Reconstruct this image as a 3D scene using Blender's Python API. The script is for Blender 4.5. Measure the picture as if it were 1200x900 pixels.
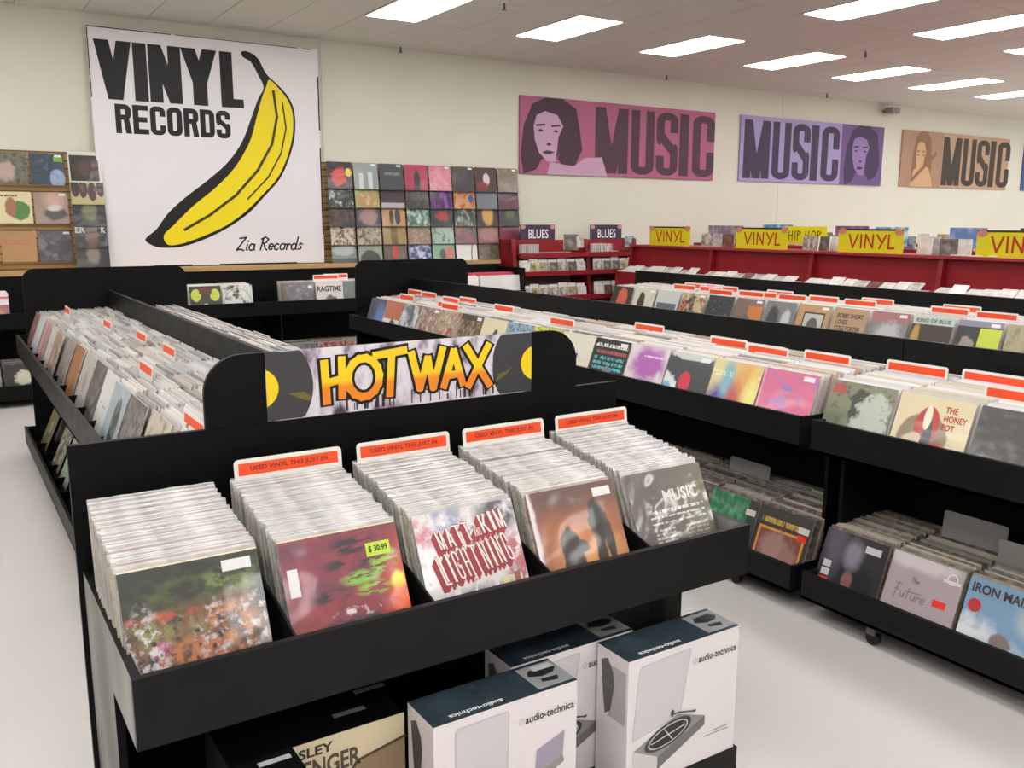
import bpy, math, random
from mathutils import Vector, Matrix
sc = bpy.context.scene
for o in list(bpy.data.objects): bpy.data.objects.remove(o)
col = sc.collection
rnd = random.Random(7)
CAMZ = 1.75
# ------------------------------------------------------------------ camera
yaw, pitch, roll = .571356, -.180484, .0033228
fwd = Vector((math.sin(yaw)*math.cos(pitch), math.cos(yaw)*math.cos(pitch), math.sin(pitch)))
rgt0 = Vector((math.cos(yaw), -math.sin(yaw), 0)); up0 = rgt0.cross(fwd)
rgt = math.cos(roll)*rgt0 + math.sin(roll)*up0
upv = -math.sin(roll)*rgt0 + math.cos(roll)*up0
cam = bpy.data.cameras.new('camera'); cam.sensor_fit = 'HORIZONTAL'; cam.sensor_width = 36
cam.lens = 36*1053/1200; cam.clip_start = .05; cam.clip_end = 100
co = bpy.data.objects.new('camera', cam); col.objects.link(co)
m = Matrix((rgt, upv, -fwd)).transposed().to_4x4(); m.translation = (0, 0, CAMZ)
co.matrix_world = m; sc.camera = co
# ------------------------------------------------------------------ world, exposure
w = bpy.data.worlds.new('world'); sc.world = w; w.use_nodes = True
w.node_tree.nodes['Background'].inputs[0].default_value = (.9, .88, .85, 1)
w.node_tree.nodes['Background'].inputs[1].default_value = .05
sc.view_settings.view_transform = 'Standard'; sc.view_settings.look = 'None'
sc.view_settings.exposure = 0.0; sc.view_settings.gamma = 1; sc.view_settings.use_curve_mapping = False
LAMP = 10.1     # emission of the ceiling troffers
# ------------------------------------------------------------------ helpers
def hx(s):
    s = s.lstrip('#'); v = [int(s[i:i+2], 16)/255 for i in (0, 2, 4)]
    return tuple((c/12.92 if c <= .04045 else ((c+.055)/1.055)**2.4) for c in v) + (1,)
def newmat(name):
    mt = bpy.data.materials.new(name); mt.use_nodes = True; nt = mt.node_tree
    return mt, nt, nt.nodes['Principled BSDF']
MC = {}
def flatm(c, rough=.5, spec=.4, name=None):
    k = (c, rough, spec)
    if k not in MC:
        mt, nt, b = newmat(name or 'print_'+c.lstrip('#')); b.inputs['Base Color'].default_value = hx(c)
        b.inputs['Roughness'].default_value = rough; b.inputs['Specular IOR Level'].default_value = spec; MC[k] = mt
    return MC[k]
def noisem(name, c1, c2, scale, rough=.5, lo=.35, hi=.65, stretch=(1, 1, 1), bump=0, spec=.4, detail=4, gen=False, rvar=0):
    mt, nt, b = newmat(name); N = nt.nodes; L = nt.links
    tc = N.new('ShaderNodeTexCoord'); mp = N.new('ShaderNodeMapping'); mp.inputs['Scale'].default_value = stretch
    no = N.new('ShaderNodeTexNoise'); no.inputs['Scale'].default_value = scale; no.inputs['Detail'].default_value = detail
    L.new(tc.outputs['Object'], mp.inputs[0]); L.new(mp.outputs[0], no.inputs['Vector'])
    r = N.new('ShaderNodeValToRGB'); r.color_ramp.elements[0].position = lo; r.color_ramp.elements[1].position = hi
    r.color_ramp.elements[0].color = hx(c1); r.color_ramp.elements[1].color = hx(c2)
    L.new(no.outputs['Fac'], r.inputs[0]); L.new(r.outputs[0], b.inputs['Base Color'])
    b.inputs['Roughness'].default_value = rough; b.inputs['Specular IOR Level'].default_value = spec
    if rvar:
        mr = N.new('ShaderNodeMapRange'); mr.inputs[3].default_value = rough-rvar; mr.inputs[4].default_value = rough+rvar
        L.new(no.outputs['Fac'], mr.inputs[0]); L.new(mr.outputs[0], b.inputs['Roughness'])
    if bump:
        bp = N.new('ShaderNodeBump'); bp.inputs['Strength'].default_value = bump; bp.inputs['Distance'].default_value = .01
        L.new(no.outputs['Fac'], bp.inputs['Height']); L.new(bp.outputs[0], b.inputs['Normal'])
    return mt
W = {}                                     # world offset of every object that serves as a parent
def setp(o, label=None, cat=None, group=None, kind=None):
    for k, v in (('label', label), ('category', cat), ('group', group), ('kind', kind)):
        if v: o[k] = v
    return o
def thing(name, loc, label, cat, group=None):
    o = bpy.data.objects.new(name, None); o.empty_display_size = .05; col.objects.link(o); o.location = loc
    W[o] = Vector(loc); return setp(o, label, cat, group)
class MB:
    def __init__(s): s.v = []; s.f = []; s.m = []
    def box(s, x0, x1, y0, y1, z0, z1, m=0):
        b = len(s.v)
        s.v += [(x, y, z) for z in (z0, z1) for y in (y0, y1) for x in (x0, x1)]
        for q in ((0, 2, 3, 1), (4, 5, 7, 6), (0, 1, 5, 4), (2, 6, 7, 3), (0, 4, 6, 2), (1, 3, 7, 5)):
            s.f.append(tuple(b+i for i in q)); s.m.append(m)
        return s
    def prism(s, pts, fn, t, m=0):
        """extrude a 2-D outline; fn(u, v, w) gives the 3-D point"""
        b = len(s.v); n = len(pts)
        s.v += [fn(u, v, 0) for u, v in pts] + [fn(u, v, t) for u, v in pts]
        s.f.append(tuple(range(b, b+n))); s.m.append(m)
        s.f.append(tuple(range(b+2*n-1, b+n-1, -1))); s.m.append(m)
        for i in range(n):
            j = (i+1) % n; s.f.append((b+i, b+n+i, b+n+j, b+j)); s.m.append(m)
        return s
    def cyl(s, c, r, h, axis=2, n=14, m=0, r2=None):
        r2 = r if r2 is None else r2; b = len(s.v)
        for k, rr in ((0, r), (1, r2)):
            for i in range(n):
                a = 2*math.pi*i/n; p = [rr*math.cos(a), rr*math.sin(a), k*h]
                if axis == 0: p = [p[2], p[0], p[1]]
                if axis == 1: p = [p[0], p[2], p[1]]
                s.v.append((c[0]+p[0], c[1]+p[1], c[2]+p[2]))
        s.f.append(tuple(range(b, b+n))); s.f.append(tuple(range(b+2*n-1, b+n-1, -1))); s.m += [m, m]
        for i in range(n):
            j = (i+1) % n; s.f.append((b+i, b+n+i, b+n+j, b+j)); s.m.append(m)
        return s
    def polys(s, P, O, X, Y, off=0, m=0, step=2e-6):
        """flat print: polygons in the plane O + x X + y Y, raised by off along X x Y"""
        O = Vector(O); X = Vector(X); Y = Vector(Y); n = X.cross(Y).normalized(); step = min(step, 4e-4/max(1, len(P)))
        for i, pl in enumerate(P):
            b = len(s.v); a = sum(pl[k][0]*pl[(k+1) % len(pl)][1]-pl[(k+1) % len(pl)][0]*pl[k][1] for k in range(len(pl)))
            if a < 0: pl = pl[::-1]
            s.v += [tuple(O+X*u+Y*v+n*(off+i*step)) for u, v in pl]
            s.f.append(tuple(range(b, b+len(pl)))); s.m.append(m)
        return s
    def mesh(s, name, mats, off=(0, 0, 0)):
        me = bpy.data.meshes.new(name)
        me.from_pydata([(v[0]-off[0], v[1]-off[1], v[2]-off[2]) for v in s.v], [], s.f)
        for mt in mats: me.materials.append(mt)
        if len(mats) > 1: me.polygons.foreach_set('material_index', s.m)
        me.update(); return me
    def build(s, name, mats, parent=None, label=None, cat=None, group=None, kind=None, fix=True):
        if not isinstance(mats, (list, tuple)): mats = [mats]
        if parent is not None: off = W[parent]
        else:
            xs = [v[0] for v in s.v]; ys = [v[1] for v in s.v]; zs = [v[2] for v in s.v]
            off = Vector(((min(xs)+max(xs))/2, (min(ys)+max(ys))/2, min(zs)))
        me = s.mesh(name, mats, off); o = bpy.data.objects.new(name, me); col.objects.link(o)
        if parent is not None: o.parent = parent
        else: o.location = off
        W[o] = off
        return setp(o, label, cat, group, kind)
def box(name, mat, parent, *b, **k): return MB().box(*b).build(name, mat, parent, **k)
def bevel(o, wd=.004, seg=2):
    md = o.modifiers.new('bevel', 'BEVEL'); md.width = wd; md.segments = seg; md.limit_method = 'ANGLE'; return o
# ---- heavy condensed letters, as polygons in a unit box
def rect(x0, y0, x1, y1): return [(x0, y0), (x1, y0), (x1, y1), (x0, y1)]
def diag(x0, y0, x1, y1, s): return [(x0, y0), (x0+s, y0), (x1+s, y1), (x1, y1)]
def ring(x0, y0, x1, y1, s, b, rx, ry, keep=lambda x, y: True):
    def per(x0, y0, x1, y1, rx, ry):
        P = []
        for cx, cy, a0, (nx, ny) in ((x1-rx, y0+ry, -90, (x1, y1-ry)), (x1-rx, y1-ry, 0, (x0+rx, y1)), (x0+rx, y1-ry, 90, (x0, y0+ry)), (x0+rx, y0+ry, 180, (x1-rx, y0))):
            for k in range(9):
                a = math.radians(a0+k*11.25); P.append((cx+rx*math.cos(a), cy+ry*math.sin(a)))
            for k in range(1, 8): P.append((P[-1][0]+(nx-P[-1][0])/(9-k), P[-1][1]+(ny-P[-1][1])/(9-k)))
        return P
    A = per(x0, y0, x1, y1, rx, ry); B = per(x0+s, y0+b, x1-s, y1-b, max(rx-s, .03), max(ry-b, .02)); n = len(A); out = []
    for i in range(n):
        j = (i+1) % n; mx = (A[i][0]+A[j][0]+B[i][0]+B[j][0])/4; my = (A[i][1]+A[j][1]+B[i][1]+B[j][1])/4
        if keep(mx, my): out.append([A[i], A[j], B[j], B[i]])
    return out
def glyph(c, s=.34, b=.15, rx=.42, ry=.17):
    if c == 'V': return [diag(0, 1, .5-s/2, 0, s), diag(1-s, 1, .5-s/2, 0, s)]
    if c == 'I': return [rect(0, 0, 1, 1)]
    if c == 'N': return [rect(0, 0, s, 1), rect(1-s, 0, 1, 1), diag(0, 1, 1-s, 0, s)]
    if c == 'M': s = s*.75; return [rect(0, 0, s, 1), rect(1-s, 0, 1, 1), diag(0, 1, .5-s/2, 0, s), diag(1-s, 1, .5-s/2, 0, s)]
    if c == 'Y': return [diag(0, 1, .5-s/2, .4, s), diag(1-s, 1, .5-s/2, .4, s), rect(.5-s/2, 0, .5+s/2, .42)]
    if c == 'L': return [rect(0, 0, s, 1), rect(s, 0, 1, b)]
    if c == 'E': return [rect(0, 0, s, 1), rect(s, 0, 1, b), rect(s, 1-b, 1, 1), rect(s, .5-b/2, .92, .5+b/2)]
    if c == 'T': return [rect(.5-s/2, 0, .5+s/2, 1-b), rect(0, 1-b, 1, 1)]
    if c == 'H': return [rect(0, 0, s, 1), rect(1-s, 0, 1, 1), rect(s, .5-b/2, 1-s, .5+b/2)]
    if c == 'O': return ring(0, 0, 1, 1, s, b, rx, ry)
    if c == 'G': return ring(0, 0, 1, 1, s, b, rx, ry, lambda x, y: not (x > .6 and .46 < y < .68)) + [rect(.5, .38, 1, .5)]
    if c == 'C': return ring(0, 0, 1, 1, s, b, rx, ry, lambda x, y: not (x > .6 and .38 < y < .62))
    if c == 'D': return [rect(0, 0, s, 1)] + ring(0, 0, 1, 1, s, b, rx, ry, lambda x, y: x > s*.9) + [rect(s, 0, .5, b), rect(s, 1-b, .5, 1)]
    if c == 'U': return ring(0, 0, 1, 1, s, b, rx, ry, lambda x, y: y < .5) + [rect(0, .45, s, 1), rect(1-s, .45, 1, 1)]
    if c == 'S': return ring(0, .5-b/2, 1, 1, s, b, rx, ry, lambda x, y: not (x > .5 and y < .68) and y > .52) + ring(0, 0, 1, .5+b/2, s, b, rx, ry, lambda x, y: not (x < .5 and y > .32) and y < .48) + [[(0, .62), (s, .66), (1, .42), (1-s, .34)], [(0, .66), (0, .6), (.5, .42), (.62, .56), (s, .68)]]
    if c == 'R': return [rect(0, 0, s, 1), rect(s, 1-b, .55, 1), rect(s, .46, .55, .46+b)] + ring(0, .46, 1, 1, s, b, rx, ry, lambda x, y: x > .5) + [diag(.5, .5, 1-s, 0, s)]
    if c == 'A': return [diag(0, 0, .5-s/2, 1, s), diag(1-s, 0, .5-s/2, 1, s), rect(.25, .22, .75, .22+b)]
    if c == 'W': s = s*.7; return [diag(0, 1, .25-s/2, 0, s), diag(.5-s/2, .8, .25-s/2, 0, s), diag(.5-s/2, .8, .75-s/2, 0, s), diag(1-s, 1, .75-s/2, 0, s)]
    if c == 'X': return [diag(0, 1, 1-s, 0, s), diag(0, 0, 1-s, 1, s)]
    if c == 'K': return [rect(0, 0, s, 1), diag(s, .4, 1-s, 1, s), diag(s*.9, .55, 1-s, 0, s)]
    return []
def place(P, x, y, w_, h_, sh=0): return [[(x+u*w_+v*sh, y+v*h_) for u, v in p] for p in P]
def line(pts, w_, joint=False):
    out = []
    for (x0, y0), (x1, y1) in zip(pts, pts[1:]):
        d = math.hypot(x1-x0, y1-y0) or 1e-6; dx = (x1-x0)/d*w_/2; dy = (y1-y0)/d*w_/2
        x0 -= dx*.6; y0 -= dy*.6; x1 += dx*.6; y1 += dy*.6
        out.append([(x0-dy, y0+dx), (x0+dy, y0-dx), (x1+dy, y1-dx), (x1-dy, y1+dx)])
    if joint: out += [ell(x, y, w_/2, w_/2, 10) for x, y in pts[1:-1]]
    return out
def ell(cx, cy, rx, ry, n=24, a0=0, a1=360):
    k = n if a1-a0 >= 360 else n+1
    return [(cx+rx*math.cos(math.radians(a0+(a1-a0)*i/n)), cy+ry*math.sin(math.radians(a0+(a1-a0)*i/n))) for i in range(k)]
def flat(name, P, O, X, Y, mat, parent, off=.001, **k):
    return MB().polys(P, O, X, Y, off).build(name, mat, parent, **k)
# small plain lettering from the built-in font
def txt(name, body, O, X, Y, w_, h_, mat, parent, off=.0012, bold=0, shear=0, mirror=False):
    cu = bpy.data.curves.new('t', 'FONT'); cu.body = body; cu.size = 1; cu.offset = bold; cu.shear = shear; cu.resolution_u = 3
    t = bpy.data.objects.new('t', cu); col.objects.link(t)
    me = bpy.data.meshes.new_from_object(t.evaluated_get(bpy.context.evaluated_depsgraph_get()))
    bpy.data.objects.remove(t); vs = [v.co for v in me.vertices]
    x0 = min(v.x for v in vs); x1 = max(v.x for v in vs); y0 = min(v.y for v in vs); y1 = max(v.y for v in vs)
    O = Vector(O); X = Vector(X); Y = Vector(Y); n = X.cross(Y).normalized()
    base = W[parent]
    for v in me.vertices:
        v.co = O+X*((v.co.x-x0)/(x1-x0)*w_)+Y*((v.co.y-y0)/(y1-y0)*h_)+n*off-base
    me.name = name; me.materials.clear(); me.materials.append(mat)
    o = bpy.data.objects.new(name, me); col.objects.link(o); o.parent = parent; W[o] = base
    return o
# ------------------------------------------------------------------ materials
M_WALL = noisem('painted_wall', 'd5d3c6', 'd9d7cb', 1.2, .6, bump=.02)
M_CEIL = noisem('ceiling_tile', 'dddad3', 'e2e0d9', 30, .9, bump=.15)
M_GRID = flatm('a39c98', .6)
M_FLOOR = noisem('sealed_floor', 'c8c3c1', 'cdc9c6', .7, .3, stretch=(1, 1, 1), rvar=.06, spec=.35)
M_BLACK = noisem('black_laminate', '08080a', '0c0c0d', 6, .5, rvar=.08, spec=.15)
M_BLACK2 = noisem('black_laminate_scuffed', '0e0f10', '131415', 9, .45, rvar=.1, spec=.2)
M_SCUFF = noisem('worn_side_laminate', '4d4e4b', '8b8b86', 7, .45, stretch=(1, 1, .25), spec=.5, detail=6)
M_RED = noisem('red_metal', '82131d', '8c1721', 3, .45)
M_TAN = noisem('tan_slat', 'b08d5f', 'bd9a6b', 4, .6, stretch=(.3, 1, 6))
M_ORANGE = flatm('f0522a', .45)
M_CARD = flatm('eae6e2', .35)
M_GCARD = flatm('9a9694', .4)
M_WHITE = flatm('e4e0e4', .4)
M_INK = flatm('0f0d12', .5)
M_CHROME = flatm('5a5a5c', .3)
M_RUBBER = flatm('101011', .6)
M_EDGE = noisem('sleeve_edge', '9a958f', 'd8d2c8', 60, .5)
mt, nt, b = newmat('lamp_diffuser'); b.inputs['Base Color'].default_value = (.9, .9, .9, 1)
b.inputs['Emission Color'].default_value = (1, .99, .968, 1); b.inputs['Emission Strength'].default_value = LAMP; M_LAMP = mt
# cover art: a stack of simple layers over the local plane of a sleeve (u -.5.. .5, v 0..1)
def Nz(sx, sz, lo, hi, c, seed=0): return ('n', sx, sz, lo, hi, c, seed)
def Vo(s, lo, hi, c, seed=0): return ('v', s, lo, hi, c, seed)
def El(cx, cz, rx, rz, c, soft=.08, wob=.25): return ('e', cx, cz, rx, rz, c, soft, wob)
def Em(cx, cz, rx, rz, c, sx, sz, lo, hi, seed=0, soft=.3): return ('m', cx, cz, rx, rz, c, soft, .4, sx, sz, lo, hi, seed)
def Rc(u0, u1, v0, v1, c): return ('r', u0, u1, v0, v1, c)
def Tx(u0, u1, v0, v1, rows, c, fill=.5): return ('t', u0, u1, v0, v1, rows, c, fill)
def art(name, base, layers, rough=.42, coat=.55, bump=.12, size=.315, cior=1.5, nsoft=.05):
    mt, nt, b = newmat('cover_'+name); N = nt.nodes; L = nt.links
    tc = N.new('ShaderNodeTexCoord'); vm = N.new('ShaderNodeVectorMath'); vm.operation = 'SCALE'; vm.inputs['Scale'].default_value = 1/size
    L.new(tc.outputs['Object'], vm.inputs[0]); sp = N.new('ShaderNodeSeparateXYZ'); L.new(vm.outputs[0], sp.inputs[0])
    def math_(op, a, b_, c_=None):
        n = N.new('ShaderNodeMath'); n.operation = op
        for i, x in enumerate((a, b_, c_)):
            if x is None: continue
            if isinstance(x, (int, float)): n.inputs[i].default_value = x
            else: L.new(x, n.inputs[i])
        return n.outputs[0]
    def mrange(x, lo, hi):
        n = N.new('ShaderNodeMapRange'); n.inputs[1].default_value = lo; n.inputs[2].default_value = hi; L.new(x, n.inputs[0]); return n.outputs[0]
    def tex(kind, sx, sz, seed):
        mp = N.new('ShaderNodeMapping'); mp.inputs['Scale'].default_value = (sx, 0, sz); mp.inputs['Location'].default_value = (seed*1.7, seed*3.1, seed*.9)
        L.new(vm.outputs[0], mp.inputs[0])
        t = N.new('ShaderNodeTexNoise' if kind == 'n' else 'ShaderNodeTexVoronoi'); t.inputs['Scale'].default_value = 1
        if kind == 'n': t.inputs['Detail'].default_value = 4; t.inputs['Roughness'].default_value = .6
        L.new(mp.outputs[0], t.inputs['Vector']); return t.outputs[0]
    cur = None
    def mix(fac, c):
        nonlocal cur
        n = N.new('ShaderNodeMix'); n.data_type = 'RGBA'; L.new(fac, n.inputs[0])
        if cur is None: n.inputs[6].default_value = hx(base)
        else: L.new(cur, n.inputs[6])
        n.inputs[7].default_value = hx(c); cur = n.outputs[2]
    for ly in layers:
        k = ly[0]
        if k == 'n': mix(mrange(tex('n', ly[1], ly[2], ly[6]), ly[3]-nsoft*.6, ly[4]+nsoft), ly[5])
        elif k == 'v': mix(mrange(tex('v', ly[1], ly[1], ly[5]), ly[2], ly[3]), ly[4])
        elif k in 'em':
            du = math_('DIVIDE', math_('SUBTRACT', sp.outputs[0], ly[1]), ly[3]); dv = math_('DIVIDE', math_('SUBTRACT', sp.outputs[2], ly[2]), ly[4])
            d = math_('SQRT', math_('ADD', math_('MULTIPLY', du, du), math_('MULTIPLY', dv, dv)), 0)
            if ly[7]: d = math_('ADD', d, math_('MULTIPLY', math_('SUBTRACT', tex('n', 6, 6, ly[1]*9+ly[2]), .5), ly[7]*2))
            f = mrange(d, 1+ly[6], 1-ly[6])
            if k == 'm': f = math_('MULTIPLY', f, mrange(tex('n', ly[8], ly[9], ly[12]), ly[10], ly[11]))
            mix(f, ly[5])
        else:
            iu = math_('LESS_THAN', math_('ABSOLUTE', math_('SUBTRACT', sp.outputs[0], (ly[1]+ly[2])/2), 0), abs(ly[2]-ly[1])/2)
            iv = math_('LESS_THAN', math_('ABSOLUTE', math_('SUBTRACT', sp.outputs[2], (ly[3]+ly[4])/2), 0), abs(ly[4]-ly[3])/2)
            f = math_('MULTIPLY', iu, iv)
            if k == 't':
                st = math_('FRACT', math_('MULTIPLY', math_('SUBTRACT', sp.outputs[2], ly[3]), ly[5]/(ly[4]-ly[3])), 0)
                f = math_('MULTIPLY', f, math_('LESS_THAN', st, .6))
                f = math_('MULTIPLY', f, math_('GREATER_THAN', tex('n', 30, ly[5]/(ly[4]-ly[3])*.8, ly[5]), ly[7]+.02))
                mix(f, ly[6])
            else: mix(f, ly[5])
    if cur is None: b.inputs['Base Color'].default_value = hx(base)
    else: L.new(cur, b.inputs['Base Color'])
    b.inputs['Roughness'].default_value = rough; b.inputs['Coat Weight'].default_value = coat; b.inputs['Coat Roughness'].default_value = .1; b.inputs['Coat IOR'].default_value = cior
    if coat:
        no = N.new('ShaderNodeTexNoise'); no.inputs['Scale'].default_value = 3.2; no.inputs['Detail'].default_value = 1; L.new(vm.outputs[0], no.inputs['Vector'])
        bp = N.new('ShaderNodeBump'); bp.inputs['Strength'].default_value = bump; bp.inputs['Distance'].default_value = .02
        L.new(no.outputs[0], bp.inputs['Height']); L.new(bp.outputs[0], b.inputs['Coat Normal'])
    return mt
# ------------------------------------------------------------------ the room
CZ = 3.814; WY = 10.45
def struct(name, mat, *b):
    return MB().box(*b).build(name, mat, None, kind='structure')
struct('floor', M_FLOOR, -6, 24, -6, WY+.1, -.05, 0)
wall = struct('wall_back', M_WALL, -6, 24, WY, WY+.1, 0, CZ+.1)
struct('wall_left', M_WALL, -6.1, -6, -6, WY, 0, CZ+.1)
struct('wall_right', M_WALL, 24, 24.1, -6, WY, 0, CZ+.1)
struct('wall_front', M_WALL, -6, 24, -6.1, -6, 0, CZ+.1)
ceil = struct('ceiling', M_GRID, -6, 24, -6, WY, CZ+.012, CZ+.1)
ceil['label'] = 'suspended ceiling of pale rectangular tiles'
LX = [3.98+1.83*i for i in range(-5, 11)]; LXW = .58
LY = [(7.80, 9.02), (5.28, 6.50), (2.76, 3.98), (.24, 1.46), (-2.28, -1.06), (-4.8, -3.58)]
# ceiling tiles (one shared mesh per row)
TX = [3.97+.61*i for i in range(-6, 20)]
rows = [(9.02, 10.24), (7.80, 9.02), (6.50, 7.80), (5.28, 6.50), (10.24, WY)]
for (y0, y1) in rows:
    me = MB().box(.004, .606, .004, y1-y0-.004, 0, .014).mesh('tile', [M_CEIL])
    for x in TX:
        if any(abs(x-lx) < .1 for lx in LX) and (y0, y1) in LY: continue
        o = bpy.data.objects.new('tile', me); col.objects.link(o); o.parent = ceil
        o.location = Vector((x, y0, CZ-.002))-W[ceil]
# beyond: one plain field of tiles behind and beside the camera's view
MB().box(-6, 24, -6, 5.27, CZ, CZ+.013).box(TX[-1]+.61, 24, 5.27, WY, CZ, CZ+.013).box(-6, TX[0], 5.27, WY, CZ, CZ+.013).build('tile_field', M_CEIL, ceil)
lf = MB().box(-.01, LXW+.01, -.005, 1.225, -.006, .012).mesh('frame', [flatm('d8d4d0', .5)])
ld = MB().box(.012, LXW-.012, .012, 1.208, -.010, -.0065).mesh('diffuser', [M_LAMP])
for r, (y0, y1) in enumerate(LY):
    for x in LX:
        t = thing('ceiling_light', (x+.015, y0, CZ), 'recessed fluorescent panel in the %s' % ('ceiling row next to the music signs', 'second ceiling row from the music signs')[r] if r < 2 else 'recessed fluorescent panel in the ceiling rows away from the music signs', 'ceiling light', 'fluorescent panels, ceiling row %d' % min(r+1, 3))
        for nm, me in (('frame', lf), ('diffuser', ld)):
            o = bpy.data.objects.new(nm, me); col.objects.link(o); o.parent = t
# sprinklers
for i, (x, y) in enumerate(((5.0, 10.28), (4.86, 7.72), (9.9, 7.4), (12.6, 10.1), (9.1, 10.1))):
    t = thing('sprinkler', (x, y, CZ-.09), 'small pendent ceiling sprinkler head', 'sprinkler', 'sprinkler heads on the ceiling')
    MB().cyl((x, y, CZ-.02), .035, .02).build('escutcheon', M_CARD, t)
    MB().cyl((x, y, CZ-.075), .011, .056).build('body', M_CHROME, t)
    MB().cyl((x, y, CZ-.085), .022, .006).build('deflector', M_CHROME, t)
t = thing('security_camera', (14.62, 10.3, 3.62), 'small grey security camera mounted high on the back wall', 'camera')
MB().box(14.5, 14.72, 10.2, 10.36, 3.63, 3.73).build('housing', flatm('8d8a84'), t)
MB().cyl((14.6, 10.36, 3.68), .025, .09, axis=1).build('bracket', M_CHROME, t)
# vertical wall seams
for i, x in enumerate((4.05, 11.95)):
    box('seam_strip', M_WALL, wall, x, x+.035, WY-.004, WY+.01, .9, CZ)
# ------------------------------------------------------------------ big banana sign on the back wall
SX, SZ, SY = 1.5414, 1.2725, 10.36
t = thing('vinyl_sign', (SX+1.22, SY+.02, SZ), 'large square white sign with a yellow fruit and the words vinyl records', 'sign')
o = box('board', M_WHITE, t, SX, SX+2.44, SY, SY+.04, SZ-.03, SZ+2.405); bevel(o, .004)
X3, Z3 = (1, 0, 0), (0, 0, 1)
O3 = (SX, SY, SZ)
for ch, x, ww in (('V', .055, .36), ('I', .425, .135), ('N', .575, .33), ('Y', .905, .38), ('L', 1.315, .245)):
    flat('letter', place(glyph(ch, .40 if ch != 'L' else .55, .16), x, 1.69, ww, .585), O3, X3, Z3, M_INK, t, .0012)
xx = .215
for ch in 'RECORDS':
    flat('letter', place(glyph(ch, .37, .18, .4, .2), xx, 1.355, .155, .295), O3, X3, Z3, M_INK, t, .0012); xx += .1715
for e in (rect(.0, 2.388, .82, 2.398), rect(.86, 2.39, 2.2, 2.398), rect(2.26, 2.388, 2.36, 2.398), rect(2.425, 1.5, 2.44, 2.1), rect(2.425, .3, 2.44, 1.3), rect(0, 1.7, .01, 2.38), rect(.5, -.03, .9, -.018), rect(1.2, -.03, 2.1, -.018)): flat('edge_tape', [e], O3, X3, Z3, M_INK, t, .0012)
ban = [(1.56, 2.29), (1.63, 2.3), (1.74, 2.24), (1.83, 2.08), (1.96, 1.97), (2.08, 1.84), (2.14, 1.67), (2.13, 1.42), (2.05, 1.16), (1.93, 0.93), (1.75, 0.74), (1.55, 0.54), (1.31, 0.38), (1.06, 0.26), (0.81, 0.18), (0.57, 0.17), (0.44, 0.23), (0.44, 0.28), (0.55, 0.37), (0.68, 0.54), (0.87, 0.71), (1.12, 0.9), (1.35, 1.1), (1.52, 1.33), (1.63, 1.58), (1.72, 1.8), (1.79, 1.93), (1.73, 2.07), (1.66, 2.19), (1.57, 2.24)]
def smooth(P, n=4):
    out = []
    for i in range(len(P)):
        a, b_, c, d = (P[(i+k) % len(P)] for k in (-1, 0, 1, 2))
        for q in range(n):
            u = q/n
            out.append(tuple(.5*(2*b_[k]+(c[k]-a[k])*u+(2*a[k]-5*b_[k]+4*c[k]-d[k])*u*u+(3*b_[k]-a[k]-3*c[k]+d[k])*u**3) for k in (0, 1)))
    return out
fr = flat('fruit_outline', [smooth(ban)], O3, X3, Z3, M_INK, t, .001)
yel = [(1.86, 2.02), (1.96, 1.94), (2.06, 1.82), (2.115, 1.67), (2.105, 1.43), (2.03, 1.18), (1.91, .95), (1.73, .76), (1.53, .57), (1.30, .41), (1.06, .30), (.82, .215), (.66, .20), (.62, .30), (.74, .42), (.95, .62), (1.2, .82), (1.42, 1.04), (1.60, 1.32), (1.69, 1.58), (1.76, 1.8), (1.82, 1.94)]
flat('fruit_skin', [smooth(yel)], O3, X3, Z3, flatm('efd90f', .45), fr, .002)
# plain lengthwise ridges of the peel
for rg, wd in (([(1.9, 1.9), (1.93, 1.62), (1.86, 1.32), (1.68, 1.02), (1.42, .74), (1.12, .52), (.84, .36)], .03), ([(2.0, 1.78), (2.03, 1.5), (1.96, 1.22), (1.8, .95), (1.55, .7)], .018)):
    flat('peel_ridge', line(rg, wd, True), O3, X3, Z3, flatm('3a3410', .5), fr, .003)
# hand script below the fruit: ZIA RECORDS in sloping pen strokes
def script(x, y, h, items, sh=.28):
    out = []
    for adv, strokes in items:
        for s_ in strokes: out += line([(x+(u+v*sh)*h, y+v*h) for u, v in s_], .018)
        x += adv*h
    return out
def arc(cx, cy, rx, ry, a0, a1, n=9): return [(cx+rx*math.cos(math.radians(a0+(a1-a0)*i/n)), cy+ry*math.sin(math.radians(a0+(a1-a0)*i/n))) for i in range(n+1)]
s_a = (.5, [arc(.24, .25, .2, .24, 40, 400, 12), [(.42, .46), (.42, .08), (.5, .02)]])
s_e = (.46, [[(.04, .24), (.38, .3)] + arc(.22, .27, .18, .22, 10, 320, 10)])
s_c = (.44, [arc(.22, .25, .18, .23, 50, 320, 9)])
s_o = (.5, [arc(.23, .25, .19, .23, 0, 360, 12), [(.3, .46), (.52, .42)]])
s_r = (.4, [[(.08, .46), (.08, .02)], [(.08, .3), (.2, .46), (.34, .4)]])
s_d = (.54, [arc(.22, .25, .19, .23, 40, 400, 12), [(.42, 1.0), (.42, .08), (.5, .02)]])
s_s = (.4, [[(.36, .42), (.22, .5), (.1, .4), (.3, .2), (.26, .04), (.06, .06)]])
s_Z = (.7, [[(.1, .92), (.6, .98), (.06, .04), (.3, .1), (.62, .02)]])
s_i = (.24, [[(.1, .46), (.1, .06), (.2, .02)], [(.1, .68), (.13, .72)]])
s_R = (.66, [[(.16, .95), (.1, .02)], [(.0, .84), (.3, 1.0), (.56, .84), (.44, .6), (.14, .5)], [(.26, .52), (.46, .1), (.62, .02)]])
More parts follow.
